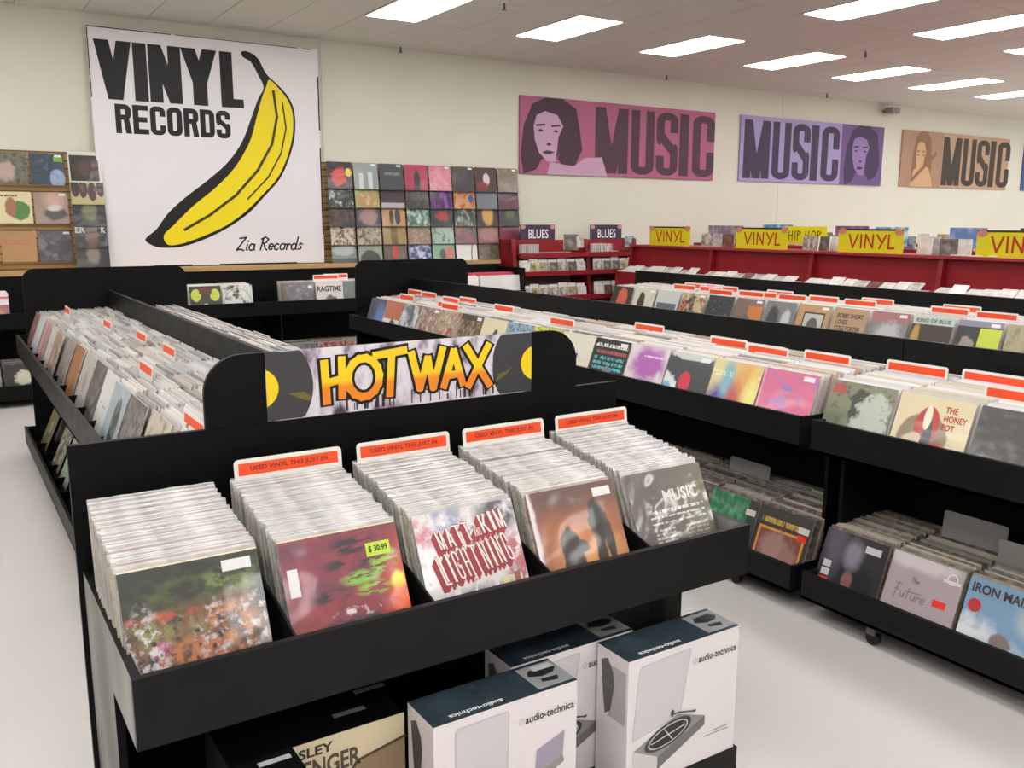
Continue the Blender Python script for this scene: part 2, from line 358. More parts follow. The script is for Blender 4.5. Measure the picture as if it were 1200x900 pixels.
flat('script_lettering', script(1.385, .125, .15, [s_Z, s_i, s_a, (.34, []), s_R, s_e, s_c, s_o, s_r, s_d, s_s]), O3, X3, Z3, M_INK, t, .0012)
# ------------------------------------------------------------------ MUSIC signs
def music(x0, x1, z0, z1, bgc, ink, dark, pale, lx, lw, pic, label):
    Y0 = WY-.03; t = thing('music_sign', ((x0+x1)/2, Y0, z0), label, 'sign')
    bevel(box('board', flatm(bgc, .5), t, x0, x1, Y0, WY-.001, z0, z1), .003)
    O = (x0, Y0, z0); H = z1-z0; n = 0; x = lx-x0
    for ch, ww in zip('MUSIC', lw):
        flat('letter', place(glyph(ch, .36 if ch != 'M' else .40, .12, .45, .14), x, .045, ww[1], H-.11), O, X3, Z3, flatm(ink, .5), t, .0015); x += ww[0]
    pic(t, O, H, flatm(dark, .5), flatm(pale, .5))
    return t
def face(t, O, H, dark, pale, cx, k, panel=None, sh=None, side=1):
    """a plain poster portrait: hair mass, face, simple features"""
    if panel: flat('portrait_panel', [rect(panel[0], 0, panel[1], H)], O, X3, Z3, panel[2], t, .001)
    hair = [(-.40, .0), (-.44, .25), (-.40, .62), (-.28, .9), (-.1, .995), (.16, .995), (.36, .88), (.42, .6), (.46, .35), (.36, .14), (.2, .08), (.1, .2), (-.14, .2), (-.22, .06)]
    hr = flat('hair', [[(cx+u*k, v*H) for u, v in hair]], O, X3, Z3, dark, t, .002)
    if sh: flat('shoulder', [[(u, v*H) for u, v in sh]], O, X3, Z3, pale, t, .0025)
    fc = [(-.26, .62), (-.24, .44), (-.18, .28), (-.06, .17), (.06, .17), (.13, .3), (.17, .46), (.17, .64), (.08, .78), (-.1, .82), (-.22, .76)]
    f = flat('face', [[(cx+u*k, v*H) for u, v in fc]], O, X3, Z3, pale, t, .003)
    ft = []
    for ex in (-.16, .06):
        ft.append([(cx+(ex+u)*k, v*H) for u, v in ((-.07, .645), (.06, .66), (.07, .635), (-.06, .62))])
        ft.append([(cx+(ex+u)*k, (v)*H) for u, v in ((-.045, .565), (0, .59), (.045, .57), (0, .55))])
    ft.append([(cx+u*k, v*H) for u, v in ((-.05, .42), (-.08, .39), (-.04, .375), (0, .39), (-.015, .415))])
    ft.append([(cx+u*k, v*H) for u, v in ((-.14, .29), (-.07, .315), (-.02, .31), (.05, .295), (-.02, .265), (-.09, .265))])
    ft.append([(cx+u*k, v*H) for u, v in ((.17, .64), (.17, .46), (.13, .3), (.06, .19), (.08, .32), (.1, .5))])
    flat('features', ft, O, X3, Z3, dark, f, .004)
lw = [(.66, .60), (.485, .44), (.46, .43), (.27, .19), (.45, .46)]
music(6.81, 10.42, 2.37, 3.39, 'ad5c7e', '4a2c3c', '43273a', 'c39bb8', 8.085, lw,
      lambda t, O, H, d, p: face(t, O, H, d, p, .52, 1.15, None, [(.45, 0), (.5, .16), (.9, .12), (1.1, .24), (1.4, .26), (1.5, .0)]), 'pink music sign with a long dark haired portrait on the back wall')
music(10.99, 14.62, 2.38, 3.40, 'a294c6', '3a2748', '3a2650', '8d76ad', 11.07, lw,
      lambda t, O, H, d, p: face(t, O, H, d, p, 3.05, 1.1, (2.47, 3.63, flatm('6a4f86', .5))), 'purple music sign with a portrait at its right end')
def guitar(t, O, H, d, p):
    flat('portrait_panel', [rect(0, 0, 1.26, H)], O, X3, Z3, flatm('a6826a', .5), t, .001)
    face(t, O, H, d, p, .62, .7)
    flat('body', [[(.3, 0), (.38, .3), (.6, .42), (.85, .35), (.98, .1), (1.0, 0)]], O, X3, Z3, p, t, .0045)
    flat('guitar_neck', line([(.35, .12), (1.05, .62)], .07), O, X3, Z3, d, t, .006)
music(15.18, 18.75, 2.39, 3.40, 'b8967a', '3a2f2c', '8a6244', 'c9a17a', 16.46, lw, guitar, 'tan brown music sign with a guitar player at its left end')
music(19.33, 22.9, 2.39, 3.40, '46548f', '1f2440', '2a315c', '8f9bc8', 20.6, lw, lambda t, O, H, d, p: face(t, O, H, d, p, .55, 1.0), 'dark blue music sign at the far end of the wall')
# ------------------------------------------------------------------ slat wall, ledge
t = thing('slat_wall', (3.0, 10.43, 1.24), 'tan wooden slat wall board behind the hanging records', 'slat wall')
box('backing', flatm('6e5436', .7), t, -1.2, 6.78, 10.435, 10.449, 1.23, 2.42)
sl = MB().box(0, 7.98, 0, .012, 0, .066).mesh('slat', [M_TAN])
for i in range(15):
    o = bpy.data.objects.new('slat', sl); col.objects.link(o); o.parent = t; o.location = Vector((-1.2, 10.424, 1.245+i*.078))-W[t]
bevel(box('wall_ledge', M_TAN, None, -1.2, 6.3, 10.08, 10.42, 1.19, 1.235, label='long tan wooden ledge above the wall bins', cat='ledge'), .004)
# ------------------------------------------------------------------ records
def lp_mesh(name='record_sleeve', wd=.314, ht=.314, th=.0042):
    mb = MB(); mb.box(-wd/2, wd/2, -th/2, th/2, 0, ht)
    mb.m = [1, 1, 0, 1, 1, 1]
    return mb
LPM = lp_mesh().mesh('record_sleeve', [M_WHITE, M_EDGE])
STK = {}
def sticker_mesh(c, w_, h_):
    k = (c, w_, h_)
    if k not in STK: STK[k] = MB().box(-w_/2, w_/2, -.0012, 0, -h_/2, h_/2).mesh('price_sticker', [flatm(c, .4)])
    return STK[k]
NREC = 0
def record(mat, loc, lean, rz, label, group, me=None, tilt=0, sticker=None, name='record_sleeve', cat='record'):
    global NREC; NREC += 1
    o = bpy.data.objects.new(name, me or LPM); col.objects.link(o); o.location = loc
    o.rotation_euler = (-lean, tilt, rz); o.material_slots[0].link = 'OBJECT'; o.material_slots[0].material = mat
    setp(o, label, cat, group)
    if sticker:
        for (c, u, v, w_, h_) in sticker:
            s = bpy.data.objects.new('price_sticker', sticker_mesh(c, w_, h_)); col.objects.link(s); s.parent = o; s.location = (u*.315, -.0023, v*.315)
    return o
WS = ('e8e6ea', .33, .92, .06, .022)
# rows nobody can pick apart singly: one mesh with a colour per sleeve
RV, RF, RC = [], [], []
PAL = ['d8d4d2', 'cfcac6', 'e2dedb', 'c4bfbb', 'b5b0ae', 'd9cdb8', 'c9b79a', 'a39c98', '8d8684', 'd7d2dc', 'e9e6e2', 'e4e0dc', 'd2b9a8', 'bb8e7d', '6e6865', 'c98f8a', '9fb0bd', 'dcd6cf']
PALA = ['dcd9d8', 'd2cfce', 'e2dfde', 'c8c4c3', 'b4b0af', 'd6d0ca', 'a8a3a2', 'dad7da', 'e6e4e3', 'c2bcb6', '8e8988', 'd8cfc6', 'c6b4ac', 'bfc4c8', 'e0dddc', 'cdc9c8']
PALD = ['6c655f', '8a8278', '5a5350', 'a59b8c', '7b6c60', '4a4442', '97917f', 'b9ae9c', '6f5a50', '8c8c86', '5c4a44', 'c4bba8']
def rawbox(loc, lean, rz, wd, ht, th, c):
    b = len(RV); mtx = Matrix.Translation(loc) @ Matrix.Rotation(rz, 4, 'Z') @ Matrix.Rotation(-lean, 4, 'X')
    for z in (0, ht):
        for y in (-th/2, th/2):
            for x in (-wd/2, wd/2): RV.append(tuple(mtx @ Vector((x, y, z))))
    for q in ((4, 5, 7, 6), (0, 1, 5, 4), (2, 6, 7, 3), (0, 4, 6, 2), (1, 3, 7, 5)): RF.append(tuple(b+i for i in q)); RC.append(c)
def fillrow(face_dir, along, front, back, z, n, lean0, lean1, rz, pal, ht=.314, rise=.0, wd=.314):
    """sleeves filed behind a front cover; front/back: coordinate of the foot along the bin's depth"""
    for i in range(1, n):
        f = i/(n-1); d = front+(back-front)*f; ln = math.radians(lean0+(lean1-lean0)*f+rnd.uniform(-.8, .8))
        hh = ht+rnd.uniform(-.006, .007); a = along+rnd.uniform(-.004, .004); c = hx(rnd.choice(pal))
        loc = (d, a, z+rise*f) if face_dir == 'x' else (a, d, z+rise*f)
        rawbox(loc, ln, rz+rnd.uniform(-.012, .012), wd, hh, .0045, c)
def card(loc, rz, wd, label, group, z0=.0, h=.09, c=None, txt_=None, lean=.1, grey=False):
    t = bpy.data.objects.new('divider_card', None); t.empty_display_size = .02; col.objects.link(t); t.location = loc; t.rotation_euler = (-lean, 0, rz)
    W[t] = Vector((0, 0, 0)); setp(t, label, 'divider card', group)
    r = .012; hw = wd/2
    P = [(-hw, -.2), (hw, -.2)] + [(hw-r+r*math.cos(math.radians(a)), h-r+r*math.sin(math.radians(a))) for a in (0, 30, 60, 90)] + [(-hw+r+r*math.cos(math.radians(a)), h-r+r*math.sin(math.radians(a))) for a in (90, 120, 150, 180)]
    MB().prism(P, lambda u, v, q: (u, q, v), .0016).build('card', M_GCARD if grey else M_CARD, t)
    if not grey: 
        s = MB().box(-hw+.012, hw-.012, -.0008, -.0001, h-.046, h-.012).build('label_strip', M_ORANGE, t)
        if txt_: txt('lettering', txt_, (-hw+.045, -.0009, h-.038), (1, 0, 0), (0, 0, 1), wd-.09, .017, flatm('7d2418'), s, .0006, bold=.012)
    return t
# ------------------------------------------------------------------ double-sided bin units
def rounded(x0, x1, z0, z1, r, both=True):
    P = [(x0, z0), (x1, z0)] + [(x1-r+r*math.cos(math.radians(a)), z1-r+r*math.sin(math.radians(a))) for a in range(0, 91, 10)]
    P += [(x0+r+r*math.cos(math.radians(a)), z1-r+r*math.sin(math.radians(a))) for a in range(90, 181, 10)]
    return P
def side_bins(t, X, sgn, y0, y1, ztop, zbot, depth, pitch, first, scuff=M_BLACK2, prefix=''):
    """a tray of bins whose front board stands at X and opens towards -sgn"""
    T = .018; f0, f1 = sorted((X, X+sgn*T)); b0, b1 = sorted((X, X+sgn*depth))
    box('tray_front', scuff, t, f0, f1, y0, y1, zbot, ztop)
    box('tray_bottom', M_BLACK, t, b0, b1, y0, y1, zbot, zbot+.012)
    for yy in (y0, y1-T): box('tray_side', scuff, t, b0 if sgn < 0 else b0+T, b1-T if sgn < 0 else b1, yy, yy+T, zbot+.012, ztop-.004)
    n = int(round((y1-y0)/pitch)); me = None
    yy = first
    while yy < y1-.05:
        if yy > y0+.05:
            q0, q1 = sorted((X+sgn*T, X+sgn*depth))
            box('bin_divider', M_BLACK, t, q0, q1, yy-.003, yy+.003, zbot+.012, ztop-.05)
        yy += pitch
def caster(t, x, y):
    c = MB().cyl((x-.012, y, .03), .03, .024, axis=0).build('caster', M_RUBBER, t)
    MB().box(x-.02, x+.02, y-.015, y+.025, .045, .075).build('caster_bracket', M_CHROME, c)
def long_unit(name, xc, y0, y1, label, left=True, right=True, far_end=True, cast=.35, pitch=.33, first=None, mid=()):
    t = thing(name, (xc, (y0+y1)/2, 0), label, 'record bin')
    HD = .66; first = y1-pitch*30 if first is None else first
    box('spine_panel', M_BLACK2, t, xc-.012, xc+.012, y0-.04, y1-.02 if far_end else y1, .1, 1.21)
    box('base_deck', M_BLACK, t, xc-.6, xc+.6, y0+.02, y1-.02, .1, .115)
    for yy in [y0]+list(mid)+[y1-.04]:
        box('upright', M_BLACK, t, xc-.44, xc-.0125, yy, yy+.02, .1, .76)
        box('upright', M_BLACK, t, xc+.0125, xc+.44, yy, yy+.02, .1, .76)
    for s, on in ((-1, left), (1, right)):
        if not on: continue
        side_bins(t, xc+s*HD, -s, y0, y1-.02, .905, .762, HD-.014, pitch, first)
        side_bins(t, xc+s*HD, -s, y0, y1-.02, (.21), .085, HD-.014, pitch, first, scuff=M_BLACK2)
        k = y0+cast
        while k < y1: caster(t, xc+s*(HD-.035), k); k += 1.2
    if far_end:
        e = MB().prism(rounded(xc-.585, xc+.585, .1, 1.385, .09), lambda u, v, q: (u, y1-.02+q, v), .02).build('end_panel', M_BLACK, t)
    return t
UA = long_unit('record_bin_unit', 1.14, 2.62, 7.56, 'long black double-sided record bin behind the hot wax stand', pitch=.345, first=2.62+.345, mid=(5.1,))
UB = long_unit('record_bin_unit', 3.81, 2.56, 7.66, 'long black record bin with a rounded end panel under the album wall', pitch=.3225, first=2.56+.3225, mid=(5.1,))
UB2 = long_unit('record_bin_unit', 3.81, -.1, 2.515, 'black record bin butted to the end of the long one, on casters', pitch=.335, first=2.515-.335*8, far_end=False, cast=1.04)
UC = long_unit('record_bin_unit', 6.53, 1.0, 7.64, 'long black record bin in front of the red shelves', pitch=.345, first=1.345, far_end=False, mid=(4.3,))
GA = 'front covers in the bins behind the hot wax stand'
GB = 'front covers in the long bin under the album wall'
rzx = -math.pi/2
def xbin(xf, yc, z, mat, label, group, n, back, pal, lean0=20, lean1=9, ht=.314, sticker=None, tilt=0):
    record(mat, (xf, yc, z), math.radians(lean0), rzx, label, group, sticker=sticker, tilt=tilt)
    fillrow('x', yc, xf+.008, back, z, n, lean0, lean1, rzx, pal)
# --- bins of unit A, left face (far to near)
A_COV = [('maroon portrait sleeve', '7a4a4c', [Nz(4, 4, .45, .6, 'b98f8c', 1)]), ('pale grey blue sleeve', 'c3c8d2', [Nz(3, 3, .5, .7, 'dcdfe4', 2)]),
 ('dusty pink sleeve', 'c48f96', [Rc(-.5, -.2, 0, 1, 'd3aab0')]), ('white sleeve with a faint grey ring', 'd5d1d1', [El(.1, .4, .25, .3, 'b9b4b4', .2), El(.1, .4, .17, .2, 'd5d1d1', .2)]),
 ('tan and red picture sleeve', 'a58b78', [Nz(8, 8, .5, .6, 'd9c7bb', 3), Nz(6, 6, .55, .62, '6b4a42', 4)]), ('grey sleeve in crinkled plastic', 'a29c96', [Nz(5, 3, .45, .6, '77706c', 5)]),
 ('copper brown sleeve with a shine', 'a9744f', [Nz(3, 2, .5, .7, 'c08e6a', 6)]), ('silver grey sleeve with a round emblem', 'c2bcb8', [El(.05, .55, .16, .16, 'a9a39f', .1), Nz(3, 3, .6, .75, 'd6d2cf', 7)]),
 ('dark photo sleeve tipped backward', '67615c', [Nz(6, 6, .5, .6, '9a938b', 8)]), ('plain white sleeve with tiny centred lettering', 'e6e3e3', [Tx(-.14, .12, .49, .52, 1, '77706f', .42)]),
 ('light blue sleeve with a dark oval figure', 'a9b6c0', [El(.12, .5, .2, .36, '4f5550', .06), Nz(4, 4, .55, .7, 'c8cfd4', 9)]), ('grey pictorial sleeve with a magenta patch', '8c8686', [Nz(9, 9, .48, .55, '56504f', 10), Rc(.05, .42, .05, .45, 'c72f9a'), Rc(.2, .42, .42, .56, 'dfdcdc')]),
 ('pale tan sleeve', 'c9bfae', [Nz(5, 5, .5, .6, '8d7f6d', 11)]), ('grey and red sleeve', 'a8a09b', [Nz(5, 5, .5, .6, '8a3f3b', 12)])]
for i, (d, c, ly) in enumerate(A_COV):
    yc = 7.40-.345*i-.02
    xbin(.515+rnd.uniform(0, .03), yc, .775, art('a%d' % i, c, ly), d+' in a bin behind the hot wax stand', GA, 30, 1.06, PALA, 20, 14)
# --- A right face: seen from behind over the spine
for i in range(14):
    yc = 7.40-.345*i-.02
    fillrow('x', yc, 1.75, 1.22, .775, 30, 20, 13, math.pi/2, PALA)
# --- A lower left
for i, (yc, d, c, ly) in enumerate([(7.2, 'olive brown sleeve leaning', '6f6a4c', [Nz(6, 6, .5, .6, 'a59b78', 1), El(.1, .55, .12, .16, 'b9aa98')]), (6.5, 'white sleeve with tangled green and red pattern', 'd3cfbf', [Nz(9, 9, .46, .5, '56624c', 3), Nz(9, 9, .6, .62, 'b5402f', 5), Nz(8, 8, .55, .58, '2f302c', 9)]), (6.1, 'pale green sleeve in loose plastic', 'b9c3b2', [Nz(10, 3, .5, .6, '7f8f7e', 4)])]):
    xbin(.56, yc, .098, art('al%d' % i, c, ly), d+' in the low bin at the left aisle', 'covers in the low bin at the left aisle', 5, .9, PAL, 24, 20)
# --- bins of unit B, long section (far to near)
B_COV = [('dark blue night sleeve', '23324d', [El(.3, .45, .3, .35, '4a73b4', .4), Nz(3, 3, .55, .8, '6b7a86', 1)]), ('sleeve with an orange top and white lower half', 'd9d5cf', [Rc(-.5, .5, .5, 1, 'b5623c'), El(.1, .3, .18, .2, '4a4442'), Nz(4, 4, .6, .65, '5a5a5c', 2)]),
 ('slate grey sleeve with white peaks', '59616b', [Nz(4, 2, .5, .55, 'd0d3d6', 3)]), ('busy red and grey pattern sleeve', '8f7672', [Nz(9, 9, .48, .54, 'c9b5a4', 4), Nz(8, 8, .56, .6, '8c3a40', 5)]),
 ('pale pattern sleeve with red figures', 'a58f80', [Nz(9, 9, .48, .56, 'cbbfa5', 6), Nz(6, 6, .56, .6, 'a6483f', 7)]), ('brown group photo sleeve', '5b4a38', [Nz(9, 6, .48, .55, '9b8f78', 8), Rc(-.5, .5, .86, 1, '463c34')]),
 ('cream sleeve with a dark purple animal shape', 'ddd2ae', [El(-.02, .4, .26, .18, '494468', .1, .6), El(.1, .6, .1, .16, '3c3a4c', .1, .6)]), ('sky blue street scene sleeve', 'a6948c', [Rc(-.5, .5, .72, 1, '7fb0cc'), Nz(10, 8, .48, .55, '6a5650', 9), Nz(9, 9, .6, .66, 'c9c0b8', 3)]),
 ('bright yellow sleeve with dark figures', 'd8d43c', [Nz(9, 5, .57, .6, '3b3a2c', 11)]), ('cream sleeve with a small blue stamp', 'd9d4c2', [Rc(-.2, .1, .1, .62, '3551a8'), El(-.05, .36, .09, .17, '8a93c4')]),
 ('black sleeve with yellow and blue lettering', '17181a', [Tx(-.46, .46, .84, .95, 1, 'd9dcd8', .45), Tx(-.4, .46, .72, .82, 1, 'b34a4a', .45), Tx(-.42, .42, .42, .7, 3, '49b5c4', .45), Tx(-.46, -.1, .05, .4, 4, 'd8c93f', .42), Tx(.16, .46, .05, .4, 4, 'd8c93f', .42), El(.02, .3, .12, .2, '7c7a76')]),
 ('white sleeve with a purple cloud over dark shapes', 'ddd3d8', [El(.05, .68, .42, .3, 'b163b2', .3, .5), El(.02, .15, .42, .22, '38303c', .1, .6), El(.36, .28, .1, .3, 'd9d2d6', .2), Tx(-.1, .42, .8, .86, 1, 'e6cfe6', .42)]),
 ('grey disc sleeve with red centre and white splashes', '3c4145', [El(-.45, .15, .3, .5, 'e0e4e6', .1, .7), El(-.42, .2, .14, .26, '7fb5d6', .1, .7), El(.42, .08, .4, .12, 'dfe1e2', .1, .7), El(-.02, .52, .13, .17, 'd22f46', .03, .02), El(.0, .98, .5, .1, 'c9ccc9', .1, .5)]),
 ('blue orange and yellow watercolour sleeve', 'd8cf9c', [El(.22, .65, .3, .4, 'e0a558', .5, .3), El(-.2, .3, .3, .32, '54489c', .4, .3), El(-.14, .7, .12, .3, '7bb5c4', .4, .3), El(.05, .35, .14, .3, 'c0565a', .5, .3), El(.38, .4, .14, .4, 'e8dc7c', .5, .3), Tx(-.46, -.05, .74, .84, 2, 'ede9c8', .48)]),
 ('hot pink sleeve with blue scribbles', 'd86a8f', [Nz(7, 7, .55, .62, '9b7bb4', 3), Nz(9, 9, .6, .64, '6f7fc4', 6), Rc(-.5, -.46, 0, 1, 'e493ad')])]
for i, (d, c, ly) in enumerate(B_COV):
    yc = 2.56+.3225*(14-i)+.163
    xbin(3.176, yc, .775, art('b%d' % i, c, ly), d+' at the front of the long bin', GB, 36, 3.72, PAL[:8]+PAL[9:12]*2+PAL[12:15], 20, 13, sticker=[WS] if i in (3, 5, 10, 12, 14) else None)
B2_COV = [('grey green sleeve with a skyline and red title', '7d8168', [El(.05, .65, .2, .25, '3c3f3c', .1, .7), El(.22, .5, .26, .42, 'b9bdb4', .1, .7), El(.2, .1, .4, .14, 'c28a3c', .2, .6), El(-.35, .3, .2, .3, '5f6650', .3, .6), Rc(-.46, -.26, .82, .95, 'b05048'), Nz(8, 8, .6, .66, '3c3f3c', 2)]),
 ('cream sleeve with a red spade and red title lettering', 'd9cba8', [El(-.08, .45, .33, .32, '8d7a66', .04, .1), El(-.06, .62, .16, .24, 'b5382f', .04, .2), El(-.2, .38, .14, .12, 'c9b79a', .1, .5), El(.1, .32, .16, .12, 'b04a40', .1, .5), El(-.02, .38, .07, .34, '3b4150', .05, .3), El(-.06, .72, .05, .16, 'e3dcc8', .05, .1)]),
 ('dark grey sleeve with gold at its lower corner', '4c4a4a', [Nz(5, 9, .52, .7, '6d6a6a', 3), El(.25, .15, .36, .26, '6b4a34', .1, .4), Nz(18, 18, .6, .64, 'c9a45c', 4)]),
 ('dark red and black sleeve', '3c2a2a', [Nz(5, 5, .5, .6, '8a4038', 3)]), ('blue grey sleeve', '5c6b78', [Nz(5, 5, .5, .6, '9fb0bd', 3)])]
TT = {}
for i, (d, c, ly) in enumerate(B2_COV):
    yc = 2.515-.335*i-.175
    if i == 2: ly = ly[:2]+[El(.25, .15, .4, .28, '7a5a3c', .15, .5), El(.2, .12, .2, .12, 'c2a25a', .2, .6), El(.4, .2, .1, .1, '9b4a34', .2, .6)]
    xbin(3.176, yc, .775, art('bb%d' % i, c, ly), d+' in the black bin on casters', 'front covers in the bin on casters', 36, 3.72, PAL[:8]+PAL[9:12]*2, 20, 13)
    TT[i] = bpy.data.objects[[o.name for o in col.objects if o.get('label', '').startswith(d)][0]]
def rec_txt(o, name, body, u0, v0, w_, h_, c, bold=.0, shear=0):
    """lettering on a sleeve, in the sleeve's own frame"""
    W[o] = Vector((0, 0, 0))
    return txt(name, body, (u0*.314, -.0023, v0*.314), (1, 0, 0), (0, 0, 1), w_*.314, h_*.314, flatm(c, .4), o, .0006, bold=bold, shear=shear)
rec_txt(TT[1], 'lettering', 'THE\nHONEY\nPOT', .14, .6, .3, .3, 'b5302a', .02)
BL = [('green pictorial sleeve', '2f7a4f', [Nz(6, 6, .5, .6, '6fae8c', 2), Rc(.3, .5, 0, 1, '3a3c3a')], 2.72+.3225+.0), ('brown sepia sleeve framed in orange', '3a3630', [Rc(-.44, .42, -.1, .7, 'd98f3c'), Rc(-.4, .38, -.1, .66, '7c4a44'), Nz(7, 7, .62, .68, 'b08d86', 3)], 2.72)]
for i, (d, c, ly, yc) in enumerate(BL):
    if i == 1: ly = [Tx(-.42, .36, .76, .9, 1, 'c2a04a', .44), Rc(-.44, .42, -.1, .7, 'd98f3c'), Rc(-.4, .38, -.1, .66, '7c4a44'), El(-.1, .4, .2, .25, 'a57f78', .3, .8), El(.2, .3, .14, .25, '9b746e', .3, .8)]
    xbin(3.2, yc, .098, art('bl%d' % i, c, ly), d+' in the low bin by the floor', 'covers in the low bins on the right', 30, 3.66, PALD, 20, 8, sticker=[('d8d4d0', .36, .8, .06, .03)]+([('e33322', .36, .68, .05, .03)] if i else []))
o = bpy.data.objects[[q.name for q in col.objects if q.get('label', '').startswith('brown sepia')][0]]
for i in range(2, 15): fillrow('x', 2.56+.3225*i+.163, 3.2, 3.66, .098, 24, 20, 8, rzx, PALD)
BL2 = [('dark violet photo sleeve with a bent figure', '2b2832', [El(.1, .35, .3, .3, '1c1a1e', .1, .2), El(.0, .72, .14, .2, '8a8694', .4, .4), El(.0, .35, .08, .14, '8a5a56', .2, .3), El(-.3, .8, .15, .4, '5b5566', .5, .4), El(.2, .05, .26, .12, '5c4a42', .3, .3)], [('d8d4d8', .28, .86, .075, .03), ('c9c4c8', -.36, .5, .04, .03), ('c9c4c8', -.36, .38, .04, .03), ('e0302a', -.36, .24, .05, .04)]),
 ('mauve grey sleeve with thin handwritten title', 'b5a5aa', [El(-.1, .94, .5, .12, 'd8ced2', .3, .6)], [('f03a30', .27, .5, .055, .028), ('e3dee2', .36, .82, .07, .012)]),
 ('sky blue cloud sleeve with a rune-like title', '7fa3c4', [El(-.35, .2, .34, .3, 'e4e8ec', .3, .7), El(.1, .12, .6, .2, 'c9d5e0', .4, .6), El(.4, .7, .2, .2, 'c9d3c4', .6, .3), El(.02, .32, .12, .1, '8a7a74', .15, .6)], None),
 ('dark brown sleeve', '4a3c34', [Nz(5, 5, .5, .6, '8a7a6a', 2)], None)]
L2 = []
for i, (d, c, ly, st) in enumerate(BL2):
    yc = 2.515-.335*i-.185
    xbin(3.2, yc, .098, art('bm%d' % i, c, ly), d+' in the low bin by the floor', 'covers in the low bins on the right', 30, 3.66, PALD, 20, 8, sticker=st)
    L2.append(bpy.data.objects[[q.name for q in col.objects if q.get('label', '').startswith(d)][0]])
rec_txt(L2[2], 'lettering', 'IRON MAIDEN', -.45, .82, .9, .12, '4a3a34', .03)
W[L2[2]] = W[L2[1]] = Vector((0, 0, 0))
flat('round_sticker', [ell(-.37*.314, .66*.314, .026, .026, 20)], (0, -.0023, 0), (1, 0, 0), (0, 0, 1), flatm('c33a40', .4), L2[2], .0008)
flat('ring_emblem', line(ell(.36*.314, .86*.314, .02, .02, 20)+[(.36*.314+.02, .86*.314)], .006), (0, -.0023, 0), (1, 0, 0), (0, 0, 1), flatm('e6e2e4', .4), L2[1], .0008)
# mauve sleeve: pen strokes "the / Future"
W[L2[1]] = Vector((0, 0, 0))
hw = script(-.12, .70, .09, [(.5, [[(.2, 1), (.2, .05)], [(.05, .7), (.4, .72)]]), (.5, [[(.1, 1), (.1, 0)], [(.1, .4), (.3, .5), (.4, 0)]]), s_e], .1)
hw += script(-.4, .42, .2, [(.62, [[(.3, 1.1), (.24, -.2)], [(.1, 1.0), (.6, 1.05)], [(.1, .55), (.5, .58)]]), (.5, [[(.08, .46), (.12, .1), (.3, .05), (.4, .46), (.42, .05)]]), (.45, [[(.2, .9), (.2, .05)], [(-.1, .62), (1.3, .7)]]), (.5, [[(.08, .46), (.12, .1), (.3, .05), (.4, .46), (.42, .05)]]), s_r, s_e], .1)
hw = [[((p[0]*.8-.06)*.314, (p[1]*.85+.06)*.314) for p in pl] for pl in hw]
flat('handwriting', hw, (0, -.0023, 0), (1, 0, 0), (0, 0, 1), flatm('8a787e', .4), L2[1], .0005)
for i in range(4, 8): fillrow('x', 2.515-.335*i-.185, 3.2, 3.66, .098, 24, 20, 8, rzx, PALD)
for i in range(5, 8): fillrow('x', 2.515-.335*i-.175, 3.176, 3.70, .775, 24, 20, 8, rzx, PAL)
# --- unit C
C_COV = [('black and orange portrait sleeve', '25201f', [El(.05, .6, .24, .36, 'c2543a', .1, .4)]), ('white sleeve with a dark haired woman', 'cfc8bc', [El(-.1, .45, .16, .4, '35302e', .08, .4)]), ('grey sleeve with a dark lower panel', 'c3c6c6', [Rc(-.42, .42, 0, .6, '5d656b')]),
 ('cream sleeve with red and black figures', 'c7b48e', [Nz(6, 5, .5, .56, '3d3027', 3), Nz(6, 6, .58, .6, 'b03a30', 5)]), ('near black starry sleeve', '2d3137', [Nz(22, 22, .66, .7, 'c9cdd0', 3)]), ('brown sleeve with an orange corner picture', '7a655c', [Rc(.0, .5, 0, .8, 'c9773f'), El(.0, .3, .14, .24, '5a5f66')]),
 ('grey photo sleeve of two faces', '75777a', [El(-.2, .5, .2, .35, '3a3b3d', .2, .5), El(.25, .5, .14, .3, 'c0c2c2', .2, .4)]), ('tan sleeve with a framed grey portrait', 'b98f5f', [Rc(-.3, .36, 0, .8, '2b2724'), Rc(-.26, .32, 0, .76, 'b9b7b0'), El(.02, .35, .18, .32, '57524e')]),
 ('plain brown sleeve with dark lettering', 'b08f6f', []), ('grey sleeve with a pinkish top', '83807f', [Rc(-.5, .5, .75, 1, 'a46c70'), El(.0, .45, .3, .3, 'b5b3b3', .3, .6)]), ('dark gold sleeve with a pale title band', '3a2f22', [Rc(-.5, .5, .8, 1, 'b9c2bf'), El(-.36, .35, .1, .45, 'b98f3c', .2, .4), El(.36, .2, .08, .25, 'a33a34', .1)]),
 ('black sleeve with a yellow half', '2d2c30', [Rc(.02, .5, 0, .84, 'c6d23c'), Rc(-.5, .5, .86, 1, '8a8494'), El(-.22, .4, .16, .24, '9a8a7f', .1, .5)]), ('khaki sleeve', 'a9a07c', [Nz(6, 3, .52, .6, '7f7658', 4)]), ('rust coloured sleeve', '9a5c40', [Nz(5, 5, .5, .6, '5c3a2c', 4)]), ('grey sleeve', '8a8a8a', [Nz(5, 5, .5, .6, '5c5c5c', 4)])]
CR = []
for i, (d, c, ly) in enumerate(C_COV):
    yc = 7.36-.3445*i-.165
    xbin(5.895, yc, .785, art('c%d' % i, c, ly), d+' facing out before the red shelves', 'front covers in the bin before the red shelves', 24, 6.42, ['e4e0dc', 'd9d5d0', 'e9e6e2', 'c9c3bd', 'd7d2dc', 'b9b2aa'], 20, 13, sticker=[WS] if i % 2 else None)
    CR.append(bpy.data.objects[[q.name for q in col.objects if q.get('label', '').startswith(d)][0]])
